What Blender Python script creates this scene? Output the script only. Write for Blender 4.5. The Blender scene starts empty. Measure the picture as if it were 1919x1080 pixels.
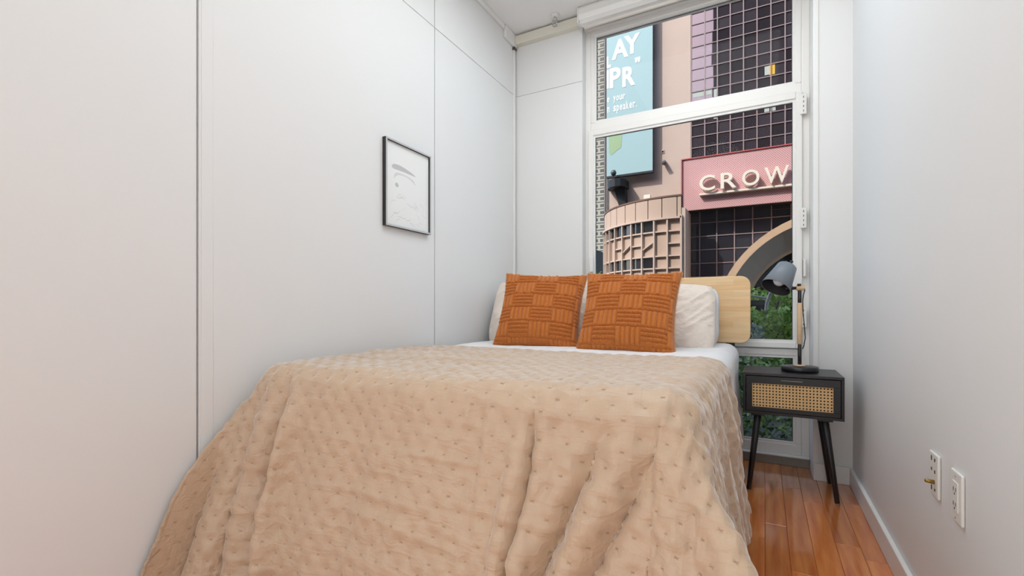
import bpy, bmesh, math, random
import numpy as np
from mathutils import Vector, Matrix

random.seed(4)
RNG = np.random.default_rng(7)
SC = bpy.context.scene
COL = SC.collection

# ------------------------------------------------------------------ camera
CAM_H = 0.88                                   # lens height above the floor, metres
cd = bpy.data.cameras.new('camera')
cam = bpy.data.objects.new('camera', cd)
COL.objects.link(cam)
cam.location = (0, 0, CAM_H)
cam.rotation_euler = (math.pi / 2, 0, math.radians(28.4))
cd.sensor_width = 36
cd.lens = 36 * 874.6 / 1919
cd.shift_y = 40 / 1919
cd.clip_start = 0.02
cd.clip_end = 600
SC.camera = cam

# ------------------------------------------------------------------ sky, sun, exposure
SUN_DIR = Vector((0.78, 1.0, -1.22)).normalized()       # travel direction of the sunlight
world = bpy.data.worlds.new('sky')
SC.world = world
world.use_nodes = True
wn = world.node_tree.nodes
wl = world.node_tree.links
wn.clear()
wo = wn.new('ShaderNodeOutputWorld')
wb = wn.new('ShaderNodeBackground')
sk = wn.new('ShaderNodeTexSky')
sk.sky_type = 'NISHITA'
sk.sun_disc = False
sk.sun_elevation = math.asin(-SUN_DIR.z)
sk.sun_rotation = math.atan2(-SUN_DIR.x, -SUN_DIR.y)
sk.dust_density = 2.0
wl.new(sk.outputs[0], wb.inputs[0])
wb.inputs[1].default_value = 0.33
wl.new(wb.outputs[0], wo.inputs[0])

sd = bpy.data.lights.new('sun', 'SUN')
sd.energy = 3.1
sd.angle = math.radians(0.6)
sd.color = (1.0, 0.95, 0.88)
sun = bpy.data.objects.new('sun', sd)
COL.objects.link(sun)
sun.rotation_euler = SUN_DIR.to_track_quat('-Z', 'Y').to_euler()

vs = SC.view_settings
vs.view_transform = 'Standard'
vs.look = 'None'
vs.gamma = 1
vs.use_curve_mapping = False
vs.exposure = 0.1
FILL_PANEL_E = 4.6          # brightness of the fill panel added on the unseen ceiling
FILL_GLOBE_E = 2.6           # brightness of the fill lantern added above the bed
FILL_COL = (0.90, 0.965, 1.0)
FILL_REAR_W = 13.5          # power of the rear fill light added behind the camera
FILL_SIDE_W = 24.0           # power of the side fill light added behind the camera

# ------------------------------------------------------------------ helpers
def lin(c):
    return tuple(((v / 255) / 12.92 if v / 255 <= 0.04045 else ((v / 255 + 0.055) / 1.055) ** 2.4) for v in c)

MATS = {}
def mat(name, rgb, rough=0.5, metal=0.0, spec=0.5, noise=0.0, nscale=20, bump=0.0, bscale=200, sheen=0.0,
        coat=0.0, island=0.0, objrand=0.0):
    if name in MATS:
        return MATS[name]
    m = bpy.data.materials.new(name)
    m.use_nodes = True
    nt = m.node_tree
    b = nt.nodes['Principled BSDF']
    c = lin(rgb)
    b.inputs['Base Color'].default_value = (*c, 1)
    b.inputs['Roughness'].default_value = rough
    b.inputs['Metallic'].default_value = metal
    b.inputs['Specular IOR Level'].default_value = spec
    b.inputs['Sheen Weight'].default_value = sheen
    b.inputs['Coat Weight'].default_value = coat
    b.inputs['Coat Roughness'].default_value = 0.08
    tc = nt.nodes.new('ShaderNodeTexCoord')
    src = None
    if noise or island or objrand:
        mx = nt.nodes.new('ShaderNodeMix'); mx.data_type = 'RGBA'
        k = noise or island or objrand
        mx.inputs['A'].default_value = (*[v * (1 - k) for v in c], 1)
        mx.inputs['B'].default_value = (*[min(1, v * (1 + k)) for v in c], 1)
        if noise:
            n = nt.nodes.new('ShaderNodeTexNoise'); n.inputs['Scale'].default_value = nscale
            n.inputs['Detail'].default_value = 4
            nt.links.new(tc.outputs['Object'], n.inputs['Vector'])
            src = n.outputs['Fac']
        elif island:
            g = nt.nodes.new('ShaderNodeNewGeometry'); src = g.outputs['Random Per Island']
        else:
            g = nt.nodes.new('ShaderNodeObjectInfo'); src = g.outputs['Random']
        nt.links.new(src, mx.inputs['Factor'])
        nt.links.new(mx.outputs['Result'], b.inputs['Base Color'])
    if bump:
        n2 = nt.nodes.new('ShaderNodeTexNoise'); n2.inputs['Scale'].default_value = bscale
        n2.inputs['Detail'].default_value = 3
        nt.links.new(tc.outputs['Object'], n2.inputs['Vector'])
        bp = nt.nodes.new('ShaderNodeBump'); bp.inputs['Strength'].default_value = bump
        bp.inputs['Distance'].default_value = 0.002
        nt.links.new(n2.outputs['Fac'], bp.inputs['Height'])
        nt.links.new(bp.outputs['Normal'], b.inputs['Normal'])
    MATS[name] = m
    return m

ORG = {}
def tag(o, label=None, cat=None, group=None, kind=None):
    if label: o['label'] = label
    if cat: o['category'] = cat
    if group: o['group'] = group
    if kind: o['kind'] = kind
    return o

def empty(name, loc, rot=(0, 0, 0)):
    o = bpy.data.objects.new(name, None)
    o.empty_display_size = 0.1
    COL.objects.link(o)
    o.location = loc
    o.rotation_euler = rot
    ORG[o] = Vector(loc)
    return o

def new(name, verts, faces, m, parent=None, smooth=False, local=False, origin=None):
    """one mesh object; verts in world metres unless local"""
    v = np.asarray(verts, dtype=float)
    base = np.zeros(3)
    if parent is not None and not local:
        base = np.array(ORG[parent])
    lo = np.zeros(3)
    if origin is None and not local:
        origin = tuple((v.min(0) + v.max(0)) / 2)
    if origin is not None:
        lo = np.array(origin)
    me = bpy.data.meshes.new(name)
    me.from_pydata((v - lo).tolist(), [], [tuple(f) for f in faces])
    me.update()
    if smooth:
        me.polygons.foreach_set('use_smooth', [True] * len(me.polygons))
    me.materials.append(m)
    o = bpy.data.objects.new(name, me)
    COL.objects.link(o)
    o.location = tuple(lo - base)
    if parent is not None:
        o.parent = parent
    ORG[o] = Vector(tuple(lo if not local else lo))
    return o

def inst(src, loc, parent=None, scale=None, rotz=None, m=None):
    """copy of a piece sharing its mesh, placed at world loc"""
    o = src.copy()
    COL.objects.link(o)
    b = ORG[parent] if parent is not None else Vector((0, 0, 0))
    o.parent = parent
    o.location = Vector(loc) - b
    if scale: o.scale = scale
    if rotz is not None: o.rotation_euler = (0, 0, rotz)
    ORG[o] = Vector(loc)
    return o

BOXF = [(0, 3, 2, 1), (4, 5, 6, 7), (0, 1, 5, 4), (1, 2, 6, 5), (2, 3, 7, 6), (3, 0, 4, 7)]
def boxv(x0, x1, y0, y1, z0, z1):
    return [(x0, y0, z0), (x1, y0, z0), (x1, y1, z0), (x0, y1, z0), (x0, y0, z1), (x1, y0, z1), (x1, y1, z1), (x0, y1, z1)]

def finish_bm(bm):
    bm.verts.ensure_lookup_table()
    vs_ = [tuple(v.co) for v in bm.verts]
    fs = [[v.index for v in f.verts] for f in bm.faces]
    bm.free()
    return vs_, fs

def box(name, x0, x1, y0, y1, z0, z1, m, parent=None, bevel=0.0, seg=2, smooth=False, local=False):
    if bevel <= 0:
        return new(name, boxv(x0, x1, y0, y1, z0, z1), BOXF, m, parent, local=local)
    bm = bmesh.new()
    vv = [bm.verts.new(p) for p in boxv(x0, x1, y0, y1, z0, z1)]
    for f in BOXF: bm.faces.new([vv[i] for i in f])
    bmesh.ops.bevel(bm, geom=list(bm.edges), offset=bevel, segments=seg, profile=0.5, affect='EDGES')
    bm.verts.index_update()
    v, f = finish_bm(bm)
    return new(name, v, f, m, parent, smooth=smooth, local=local)

def multi_box(name, rects, m, parent=None):
    V, F = [], []
    for r in rects:
        k = len(V); V += boxv(*r); F += [tuple(i + k for i in f) for f in BOXF]
    return new(name, V, F, m, parent)

def lathe_v(prof, axis_o, axis_d, n=24, cap=True):
    """prof list of (radius, distance along axis)"""
    d = Vector(axis_d).normalized()
    a = d.orthogonal().normalized(); b = d.cross(a)
    o = Vector(axis_o)
    V, F = [], []
    for (r, h) in prof:
        for k in range(n):
            t = 2 * math.pi * k / n
            V.append(tuple(o + d * h + (a * math.cos(t) + b * math.sin(t)) * r))
    for i in range(len(prof) - 1):
        for k in range(n):
            k2 = (k + 1) % n
            F.append((i * n + k, i * n + k2, (i + 1) * n + k2, (i + 1) * n + k))
    if cap:
        F.append(tuple(reversed(range(n))))
        F.append(tuple(range((len(prof) - 1) * n, len(prof) * n)))
    return V, F

def lathe(name, prof, o, d, m, parent=None, n=24, cap=True, smooth=True, local=False):
    V, F = lathe_v(prof, o, d, n, cap)
    ob = new(name, V, F, m, parent, smooth=smooth, local=local)
    return ob

def cyl(name, p0, p1, r0, r1, m, parent=None, n=16, bev=0.0015):
    p0, p1 = Vector(p0), Vector(p1)
    L = (p1 - p0).length
    e = min(bev, L * .3, r0 * .5 + 1e-6, r1 * .5 + 1e-6)
    return lathe(name, [(r0 - e, 0), (r0, e), (r1, L - e), (r1 - e, L)], p0, p1 - p0, m, parent, n)

def tube(name, pts, r, m, parent=None, n=8):
    pts = [Vector(p) for p in pts]
    V, F = [], []
    for i, p in enumerate(pts):
        t = (pts[min(i + 1, len(pts) - 1)] - pts[max(i - 1, 0)]).normalized()
        a = t.cross(Vector((0.3, 0.9, 0.2))).normalized(); b = t.cross(a)
        for k in range(n):
            an = 2 * math.pi * k / n
            V.append(tuple(p + (a * math.cos(an) + b * math.sin(an)) * r))
    for i in range(len(pts) - 1):
        for k in range(n):
            k2 = (k + 1) % n
            F.append((i * n + k, i * n + k2, (i + 1) * n + k2, (i + 1) * n + k))
    F.append(tuple(reversed(range(n)))); F.append(tuple(range((len(pts) - 1) * n, len(pts) * n)))
    return new(name, V, F, m, parent, smooth=True)

def prism_xz(poly, y0, y1):
    """polygon in the x-z plane extruded along y"""
    n = len(poly)
    V = [(x, y0, z) for x, z in poly] + [(x, y1, z) for x, z in poly]
    F = [tuple(range(n)), tuple(reversed(range(n, 2 * n)))]
    for i in range(n):
        j = (i + 1) % n
        F.append((i, i + n, j + n, j))
    return V, F

# smooth value noise, numpy
_T = RNG.random((256, 256))
def vnoise(x, y):
    xi = np.floor(x).astype(int); yi = np.floor(y).astype(int)
    fx = x - xi; fy = y - yi
    fx = fx * fx * fx * (fx * (fx * 6 - 15) + 10); fy = fy * fy * fy * (fy * (fy * 6 - 15) + 10)
    g = lambda a, b: _T[a % 256, b % 256]
    return (g(xi, yi) * (1 - fx) + g(xi + 1, yi) * fx) * (1 - fy) + (g(xi, yi + 1) * (1 - fx) + g(xi + 1, yi + 1) * fx) * fy * 1.0
def fbm(x, y, o=3):
    s = 0; a = 1; t = 0
    for k in range(o):
        s = s + a * (vnoise(x * 2 ** k + 17 * k, y * 2 ** k + 31 * k) - 0.5); t += a; a *= 0.5
    return s / t
def sstep(a, b, x):
    t = np.clip((x - a) / (b - a), 0, 1)
    return t * t * (3 - 2 * t)
def normals(P):
    du = np.gradient(P, axis=0); dv = np.gradient(P, axis=1)
    n = np.cross(du, dv)
    return n / (np.linalg.norm(n, axis=2, keepdims=True) + 1e-12)
def gridfaces(nu, nv, off=0, flip=False):
    i, j = np.meshgrid(np.arange(nu - 1), np.arange(nv - 1), indexing='ij')
    a = (i * nv + j + off).ravel()
    q = np.stack([a, a + nv, a + nv + 1, a + 1], 1)
    if flip: q = q[:, ::-1]
    return q.tolist()

# ------------------------------------------------------------------ materials
M_wall = mat('painted wall', (231, 231, 230), 0.55, spec=0.3, bump=0.06, bscale=60)
M_ceil = mat('painted ceiling', (242, 241, 240), 0.7, spec=0.2)
M_trim = mat('white trim paint', (236, 235, 232), 0.35)
M_cream = mat('cream painted beam', (226, 222, 208), 0.5)
M_frame = mat('window frame enamel', (238, 236, 232), 0.3)
M_frame_lo = mat('threshold metal', (150, 148, 140), 0.45)
M_gasket = mat('window gasket', (60, 58, 56), 0.7)
M_black = mat('black lacquer', (26, 25, 27), 0.35)
M_blackm = mat('black metal', (28, 28, 31), 0.3, spec=0.6)
M_navy = mat('dark steel', (52, 52, 66), 0.4)
M_lampgrey = mat('grey lamp enamel', (126, 135, 144), 0.4)
M_inner = mat('lamp shade inside', (40, 37, 40), 0.6)
M_bulb = mat('frosted bulb', (235, 238, 242), 0.25)
M_beech = mat('beech wood', (224, 190, 150), 0.5, noise=0.12, nscale=60)
M_cane = mat('cane webbing', (222, 184, 130), 0.6, noise=0.18, nscale=90)
M_sheet = mat('white cotton', (238, 238, 240), 0.8, spec=0.2, sheen=0.2, bump=0.15, bscale=40)
M_sham = mat('beige cotton', (238, 225, 213), 0.85, spec=0.15, sheen=0.15, bump=0.25, bscale=60)
M_matt = mat('mattress ticking', (225, 224, 222), 0.8)
M_knit = mat('rust knit', (192, 114, 54), 0.9, spec=0.1, sheen=0.2, noise=0.16, nscale=120, bump=0.6, bscale=260)
M_quilt = mat('tan quilted cotton', (198, 171, 144), 0.52, spec=0.6, sheen=0.9, noise=0.05, nscale=30, bump=0.35, bscale=220)
M_quilt.node_tree.nodes['Principled BSDF'].inputs['Sheen Roughness'].default_value = 0.35
def add_creases(m, specs, dist):
    """thin cloth creases: ridged stretched noise stacked onto the bump of a fabric"""
    nt = m.node_tree; b = nt.nodes['Principled BSDF']
    prev = b.inputs['Normal'].links[0].from_socket if b.inputs['Normal'].links else None
    tc = nt.nodes.new('ShaderNodeTexCoord')
    for (sc, st) in specs:
        mp = nt.nodes.new('ShaderNodeMapping'); mp.inputs['Scale'].default_value = sc
        nt.links.new(tc.outputs['Object'], mp.inputs['Vector'])
        n = nt.nodes.new('ShaderNodeTexNoise'); n.inputs['Scale'].default_value = 1.0; n.inputs['Detail'].default_value = 2.5
        n.inputs['Distortion'].default_value = 0.6
        nt.links.new(mp.outputs[0], n.inputs['Vector'])
        a = nt.nodes.new('ShaderNodeMath'); a.operation = 'MULTIPLY_ADD'; a.inputs[1].default_value = 2; a.inputs[2].default_value = -1
        ab = nt.nodes.new('ShaderNodeMath'); ab.operation = 'ABSOLUTE'
        iv = nt.nodes.new('ShaderNodeMath'); iv.operation = 'SUBTRACT'; iv.inputs[0].default_value = 1
        pw = nt.nodes.new('ShaderNodeMath'); pw.operation = 'POWER'; pw.inputs[1].default_value = 7
        nt.links.new(n.outputs['Fac'], a.inputs[0]); nt.links.new(a.outputs[0], ab.inputs[0])
        nt.links.new(ab.outputs[0], iv.inputs[1]); nt.links.new(iv.outputs[0], pw.inputs[0])
        bp = nt.nodes.new('ShaderNodeBump'); bp.inputs['Strength'].default_value = st; bp.inputs['Distance'].default_value = dist
        nt.links.new(pw.outputs[0], bp.inputs['Height'])
        if prev is not None: nt.links.new(prev, bp.inputs['Normal'])
        prev = bp.outputs['Normal']
    nt.links.new(prev, b.inputs['Normal'])
add_creases(M_quilt, [((5, 26, 26), 0.22), ((24, 5, 5), 0.14), ((11, 11, 11), 0.10)], 0.006)
add_creases(M_sham, [((9, 9, 9), 0.3), ((14, 5, 22), 0.22)], 0.008)
add_creases(M_sheet, [((4, 9, 4), 0.35)], 0.006)
M_thread = mat('stitch thread', (184, 152, 122), 0.9)
M_silver = mat('brushed silver', (196, 195, 193), 0.45, metal=0.2)
M_paper = mat('print paper', (240, 240, 238), 0.8)
M_ink = mat('pale grey ink', (196, 196, 196), 0.8)
M_ink2 = mat('faint grey ink', (218, 218, 217), 0.8)
M_plate = mat('outlet plastic', (240, 238, 232), 0.3)
M_slot = mat('outlet slot', (60, 56, 52), 0.6)
M_brass = mat('brass', (150, 120, 60), 0.35, metal=0.9)
M_chrome = mat('chrome', (200, 200, 200), 0.2, metal=0.9)
M_cable = mat('black cable', (30, 26, 28), 0.5)

def mat_glass(name, refl=0.045):
    m = bpy.data.materials.new(name); m.use_nodes = True
    nt = m.node_tree; nt.nodes.clear()
    o = nt.nodes.new('ShaderNodeOutputMaterial'); mx = nt.nodes.new('ShaderNodeMixShader')
    t = nt.nodes.new('ShaderNodeBsdfTransparent'); g = nt.nodes.new('ShaderNodeBsdfGlossy')
    g.inputs['Roughness'].default_value = 0.0
    t.inputs['Color'].default_value = (0.995, 0.997, 0.996, 1)
    mx.inputs[0].default_value = refl
    nt.links.new(t.outputs[0], mx.inputs[1]); nt.links.new(g.outputs[0], mx.inputs[2])
    nt.links.new(mx.outputs[0], o.inputs[0])
    return m
M_glass = mat_glass('clear window glass', 0.003)

def mat_planks():
    m = mat('cherry floor board', (176, 92, 44), 0.3, coat=1.0)
    nt = m.node_tree; b = nt.nodes['Principled BSDF']
    b.inputs['Coat Roughness'].default_value = 0.07; b.inputs['Coat IOR'].default_value = 1.8
    tc = nt.nodes.new('ShaderNodeTexCoord'); oi = nt.nodes.new('ShaderNodeObjectInfo')
    mp = nt.nodes.new('ShaderNodeMapping'); mp.inputs['Scale'].default_value = (26, 2.2, 10)
    ad = nt.nodes.new('ShaderNodeVectorMath'); ad.operation = 'ADD'
    ge = nt.nodes.new('ShaderNodeNewGeometry')
    cb = nt.nodes.new('ShaderNodeCombineXYZ')
    ml = nt.nodes.new('ShaderNodeMath'); ml.operation = 'MULTIPLY'; ml.inputs[1].default_value = 40
    nt.links.new(oi.outputs['Random'], ml.inputs[0])
    nt.links.new(ml.outputs[0], cb.inputs[1])
    nt.links.new(ge.outputs['Position'], ad.inputs[0]); nt.links.new(cb.outputs[0], ad.inputs[1])
    nt.links.new(ad.outputs[0], mp.inputs['Vector'])
    n = nt.nodes.new('ShaderNodeTexNoise'); n.inputs['Scale'].default_value = 1.6; n.inputs['Detail'].default_value = 5
    nt.links.new(mp.outputs[0], n.inputs['Vector'])
    r = nt.nodes.new('ShaderNodeValToRGB')
    r.color_ramp.elements[0].position = 0.3; r.color_ramp.elements[0].color = (*lin((200, 102, 42)), 1)
    r.color_ramp.elements[1].position = 0.75; r.color_ramp.elements[1].color = (*lin((238, 156, 84)), 1)
    nt.links.new(n.outputs['Fac'], r.inputs[0])
    h = nt.nodes.new('ShaderNodeHueSaturation')
    mr = nt.nodes.new('ShaderNodeMapRange'); mr.inputs['To Min'].default_value = 0.8; mr.inputs['To Max'].default_value = 1.15
    nt.links.new(oi.outputs['Random'], mr.inputs['Value'])
    nt.links.new(mr.outputs[0], h.inputs['Value']); nt.links.new(r.outputs[0], h.inputs['Color'])
    nt.links.new(h.outputs[0], b.inputs['Base Color'])
    return m
M_plank = mat_planks()

def mat_staves():
    m = mat('oak stave headboard', (224, 176, 120), 0.45)
    nt = m.node_tree; b = nt.nodes['Principled BSDF']
    ge = nt.nodes.new('ShaderNodeNewGeometry')
    sp = nt.nodes.new('ShaderNodeSeparateXYZ'); nt.links.new(ge.outputs['Position'], sp.inputs[0])
    cb = nt.nodes.new('ShaderNodeCombineXYZ')
    nt.links.new(sp.outputs['X'], cb.inputs[0]); nt.links.new(sp.outputs['Z'], cb.inputs[1])
    br = nt.nodes.new('ShaderNodeTexBrick')
    br.inputs['Color1'].default_value = (*lin((252, 220, 172)), 1)
    br.inputs['Color2'].default_value = (*lin((246, 202, 146)), 1)
    br.inputs['Mortar'].default_value = (*lin((240, 196, 140)), 1)
    br.inputs['Scale'].default_value = 1.0
    br.inputs['Mortar Size'].default_value = 0.0003
    br.inputs['Brick Width'].default_value = 0.42
    br.inputs['Row Height'].default_value = 0.03
    br.offset = 0.37
    nt.links.new(cb.outputs[0], br.inputs['Vector'])
    mp = nt.nodes.new('ShaderNodeMapping'); mp.inputs['Scale'].default_value = (4, 4, 60)
    nt.links.new(ge.outputs['Position'], mp.inputs['Vector'])
    n = nt.nodes.new('ShaderNodeTexNoise'); n.inputs['Scale'].default_value = 1.5; n.inputs['Detail'].default_value = 4
    nt.links.new(mp.outputs[0], n.inputs['Vector'])
    mx = nt.nodes.new('ShaderNodeMix'); mx.data_type = 'RGBA'; mx.blend_type = 'MULTIPLY'
    mx.inputs['Factor'].default_value = 0.3
    r = nt.nodes.new('ShaderNodeValToRGB')
    r.color_ramp.elements[0].position = 0.3; r.color_ramp.elements[0].color = (0.62, 0.52, 0.42, 1)
    r.color_ramp.elements[1].position = 0.65; r.color_ramp.elements[1].color = (1, 1, 1, 1)
    nt.links.new(n.outputs['Fac'], r.inputs[0])
    nt.links.new(br.outputs['Color'], mx.inputs['A']); nt.links.new(r.outputs[0], mx.inputs['B'])
    nt.links.new(mx.outputs['Result'], b.inputs['Base Color'])
    return m
M_stave = mat_staves()

# ================================================================== ROOM SHELL
XL, XR = -1.60, 0.39          # faces of the left and right walls
YB, YW, YR = 2.87, 3.07, -2.2   # back wall face, window face, rear wall
ZC = 2.86

def struct(o, label=None):
    o['kind'] = 'structure'
    if label: o['label'] = label
    return o

# --- floor: subfloor slab with boards
floor = struct(new('floor', boxv(-1.75, 0.55, YR - 0.15, 3.2, -0.15, -0.014), BOXF, mat('subfloor', (60, 32, 18), 0.9)),
               'glossy cherry wood board floor')
PW = 0.0776
_pl = None
x = 0.002 - 21 * PW
row = 0
while x < XR:
    y = YR + random.uniform(-0.7, -0.1)
    while y < 3.07:
        L = random.choice((0.55, 0.7, 0.85, 1.0, 1.2))
        y0 = max(y, YR); y1 = min(y + L, 3.07)
        x1 = min(x + PW, XR + 0.01)
        if y1 - y0 > 0.02:
            if _pl is None:
                bm = bmesh.new()
                vv = [bm.verts.new(p) for p in boxv(-0.5, 0.5, -0.5, 0.5, -0.014, 0.0)]
                for f in BOXF: bm.faces.new([vv[i] for i in f])
                v, f = finish_bm(bm)
                # tiny chamfer on the long top edges
                v = [(-0.5, -0.5, -0.014), (0.5, -0.5, -0.014), (0.5, 0.5, -0.014), (-0.5, 0.5, -0.014),
                     (-0.5, -0.5, -0.0015), (0.5, -0.5, -0.0015), (0.5, 0.5, -0.0015), (-0.5, 0.5, -0.0015),
                     (-0.48, -0.499, 0), (0.48, -0.499, 0), (0.48, 0.499, 0), (-0.48, 0.499, 0)]
                f = [(0, 3, 2, 1), (0, 1, 5, 4), (1, 2, 6, 5), (2, 3, 7, 6), (3, 0, 4, 7),
                     (4, 5, 9, 8), (5, 6, 10, 9), (6, 7, 11, 10), (7, 4, 8, 11), (8, 9, 10, 11)]
                _pl = new('board', v, f, M_plank, None, local=True)
                _pl.parent = floor
                o = _pl
            else:
                o = _pl.copy(); COL.objects.link(o)
            o.location = Vector(((x + x1) / 2, (y0 + y1) / 2, 0)) - ORG[floor]
            o.scale = (x1 - x - 0.0008, y1 - y0 - 0.0008, 1)
        y += L
    x += PW
    row += 1

# --- ceiling
ceiling = struct(box('ceiling', -1.75, 0.55, YR - 0.15, 3.15, ZC, ZC + 0.2, M_ceil), 'flat white ceiling')
# --- right wall and rear wall
struct(box('wall_right', XR, XR + 0.15, YR - 0.15, 3.15, -0.1, ZC, M_wall), 'plain white wall on the right')
wrr = empty('wall_rear', (-0.6, YR, 0)); struct(wrr, 'white wall behind the camera with an opening for added fill light')
DR_ = (-0.50, 0.33, 2.1)                 # opening for the added rear fill light: x0, x1, height
for (a, b, c, d) in ((-1.75, DR_[0], -0.1, ZC), (DR_[1], XR, -0.1, ZC), (DR_[0], DR_[1], DR_[2], ZC)):
    box('wall_piece', a, b, YR - 0.15, YR, c, d, M_wall, wrr)
# --- left wall: backing and 4 x 8 ft panels
wl_ = empty('wall_left', (-1.68, 0.5, 0)); struct(wl_, 'white panelled wall with seams on the left')
W2 = (-2.05, -0.42, 0.15, 2.5)           # opening for the added side fill light: y0, y1, z0, z1
for (a, b, c, d) in ((W2[1], 3.15, -0.1, ZC), (YR, W2[0], -0.1, ZC), (W2[0], W2[1], -0.1, W2[2]), (W2[0], W2[1], W2[3], ZC)):
    box('backing', -1.75, XL - 0.012, a, b, c, d, M_wall, wl_)
ys = [0.838 - 1.224, 0.838, 2.063, 3.005]
for i in range(len(ys) - 1):
    for (z0, z1) in ((0.0, 2.4345), (2.4375, ZC)):
        box('panel', XL - 0.012, XL, ys[i] + 0.0035, ys[i + 1] - 0.0035, z0, z1, M_wall, wl_, bevel=0.0012, seg=1)
box('seam_strip', XL, XL + 0.0015, 0.849, 0.885, 0.0, 2.43, M_wall, wl_, bevel=0.0006, seg=1)
# ceiling moulding, boxed corner and conduit strip on the left
struct(box('trim_1', XL, XL + 0.016, -0.38, 2.826, ZC - 0.03, ZC, M_trim, bevel=0.003), 'thin white moulding along the left ceiling edge')
struct(box('trim_2', XL, XL + 0.022, 2.832, 3.0, 2.775, ZC - 0.001, M_trim, bevel=0.004), 'boxed white corner block under the ceiling')
t3 = struct(box('trim_3', XL, XL + 0.012, 2.972, 2.995, 0.0, 2.765, M_trim, bevel=0.002), 'narrow white conduit strip in the far corner')
box('cap', XL, XL + 0.02, 2.962, 2.998, 2.755, 2.772, mat('dark cap', (90, 84, 78), 0.6), t3, bevel=0.003)

# --- back wall: panel left of the window, pier right of the window, lintel
wb1 = struct(box('wall_back', XL - 0.15, -1.085, 3.022, 3.15, -0.1, ZC, M_wall), 'white back wall panel left of the window')
box('panel', XL + 0.003, -1.085, 3.010, 3.022, 0.0, 2.428, M_wall, wb1, bevel=0.0012, seg=1)
box('panel', XL + 0.003, -1.085, 3.010, 3.022, 2.430, 2.79, M_wall, wb1, bevel=0.0012, seg=1)
struct(box('trim_4', XL + 0.022, -1.075, 2.965, 3.022, 2.785, ZC - 0.012, M_cream, bevel=0.003), 'cream beam above the back wall panel')
wb2 = struct(box('wall_back', 0.236, XR, YB, 3.15, -0.1, ZC, M_wall), 'narrow white pier between window and right wall')
box('reveal_casing', 0.2215, 0.246, YB - 0.006, 3.12, 0.0, ZC, M_trim, wb2, bevel=0.003)
struct(box('wall_back', -1.085, 0.236, 3.03, 3.15, 2.795, ZC, M_wall), 'white lintel over the window')
struct(box('baseboard_back', 0.222, XR - 0.014, YB - 0.020, YB - 0.0065, 0.0, 0.088, M_trim, bevel=0.003), 'short white baseboard under the pier')
struct(box('baseboard_right', XR - 0.016, XR, YR, YB - 0.0, 0.0, 0.088, M_trim, bevel=0.004), 'white baseboard along the right wall')
struct(box('baseboard_left', XL, XL + 0.014, YR, 2.96, 0.0, 0.088, M_trim, bevel=0.004), 'white baseboard along the left wall')

# ================================================================== WINDOW
win = empty('window_1', (-0.43, 3.1, 0)); struct(win, 'tall white framed window with hinged casement')
FY0, FY1 = 3.07, 3.145
fr = lambda n, x0, x1, z0, z1, y0=FY0, y1=FY1, p=None, b=0.004, m=M_frame: box(n, x0, x1, y0, y1, z0, z1, m, p or win, bevel=b)
fr('jamb', -1.085, -1.047, 0.056, 2.795)
fr('jamb', 0.183, 0.222, 0.056, 2.795)
fr('head', -1.047, 0.183, 2.750, 2.795)
fr('transom', -1.047, 0.183, 2.103, 2.154)
fr('transom', -1.047, 0.183, 0.618, 0.656)
fr('bottom_rail', -1.047, 0.183, 0.056, 0.116)
fr('side_rail', -1.047, -1.022, 2.154, 2.752); fr('side_rail', 0.153, 0.183, 2.154, 2.752)
fr('side_rail', -1.047, -1.022, 0.114, 0.620); fr('side_rail', 0.155, 0.183, 0.114, 0.620)
def ring(n, x0, x1, z0, z1, w, y0, y1, m, p):
    return multi_box(n, [(x0, x1, y0, y1, z0, z0 + w), (x0, x1, y0, y1, z1 - w, z1), (x0, x0 + w, y0, y1, z0 + w, z1 - w), (x1 - w, x1, y0, y1, z0 + w, z1 - w)], m, p)
def light_unit(x0, x1, z0, z1, p, y=3.07):
    """glazing bead, thin gasket and the pane of one opening (visible glass x0..x1, z0..z1)"""
    ring('glazing_bead', x0 - 0.018, x1 + 0.018, z0 - 0.018, z1 + 0.018, 0.016, y + 0.005, y + 0.020, M_trim, p)
    ring('gasket', x0 - 0.003, x1 + 0.003, z0 - 0.003, z1 + 0.003, 0.0045, y + 0.0165, y + 0.0195, M_gasket, p)
    box('pane', x0 - 0.016, x1 + 0.016, y + 0.0205, y + 0.0245, z0 - 0.016, z1 + 0.016, M_glass, p)
light_unit(-1.006, 0.137, 2.170, 2.733, win)
light_unit(-1.006, 0.140, 0.132, 0.602, win)
cas = fr('casement', -1.059, -1.026, 0.660, 2.099, 3.052, 3.125)           # the left stile carries the sash
sub = lambda n, *a, **k: fr(n, *a, y0=3.052, y1=3.125, p=cas, **k)
ORG[cas] = Vector(cas.location) + ORG[win]
sub('stile', 0.155, 0.186, 0.660, 2.099)
sub('rail', -1.026, 0.155, 2.061, 2.099)
sub('rail', -1.026, 0.155, 0.660, 0.693)
light_unit(-1.009, 0.138, 0.710, 2.044, cas, 3.055)
for z in (1.963, 1.33, 0.78):
    h = box('hinge', 0.176, 0.206, 3.040, 3.056, z, z + 0.112, M_frame, win, bevel=0.003)
    ORG[h] = Vector(h.location) + ORG[win]
    for k in range(4):
        zz = z + 0.012 + k * 0.0255
        box('knuckle_slot', 0.1895, 0.1925, 3.0385, 3.0425, zz, zz + 0.011, M_gasket, h)
hd = box('handle', -1.045, -1.020, 3.030, 3.053, 1.13, 1.235, M_trim, win, bevel=0.006)
box('handle', 0.190, 0.204, 3.040, 3.070, 1.06, 1.16, M_trim, win, bevel=0.004)
struct(box('trim_5', -1.085, 0.222, 3.045, 3.15, 0.0, 0.056, M_frame_lo, bevel=0.003), 'grey metal threshold under the window')
box('drip_lip', -1.08, 0.22, 3.035, 3.07, 0.05, 0.058, M_frame, win, bevel=0.002)
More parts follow.
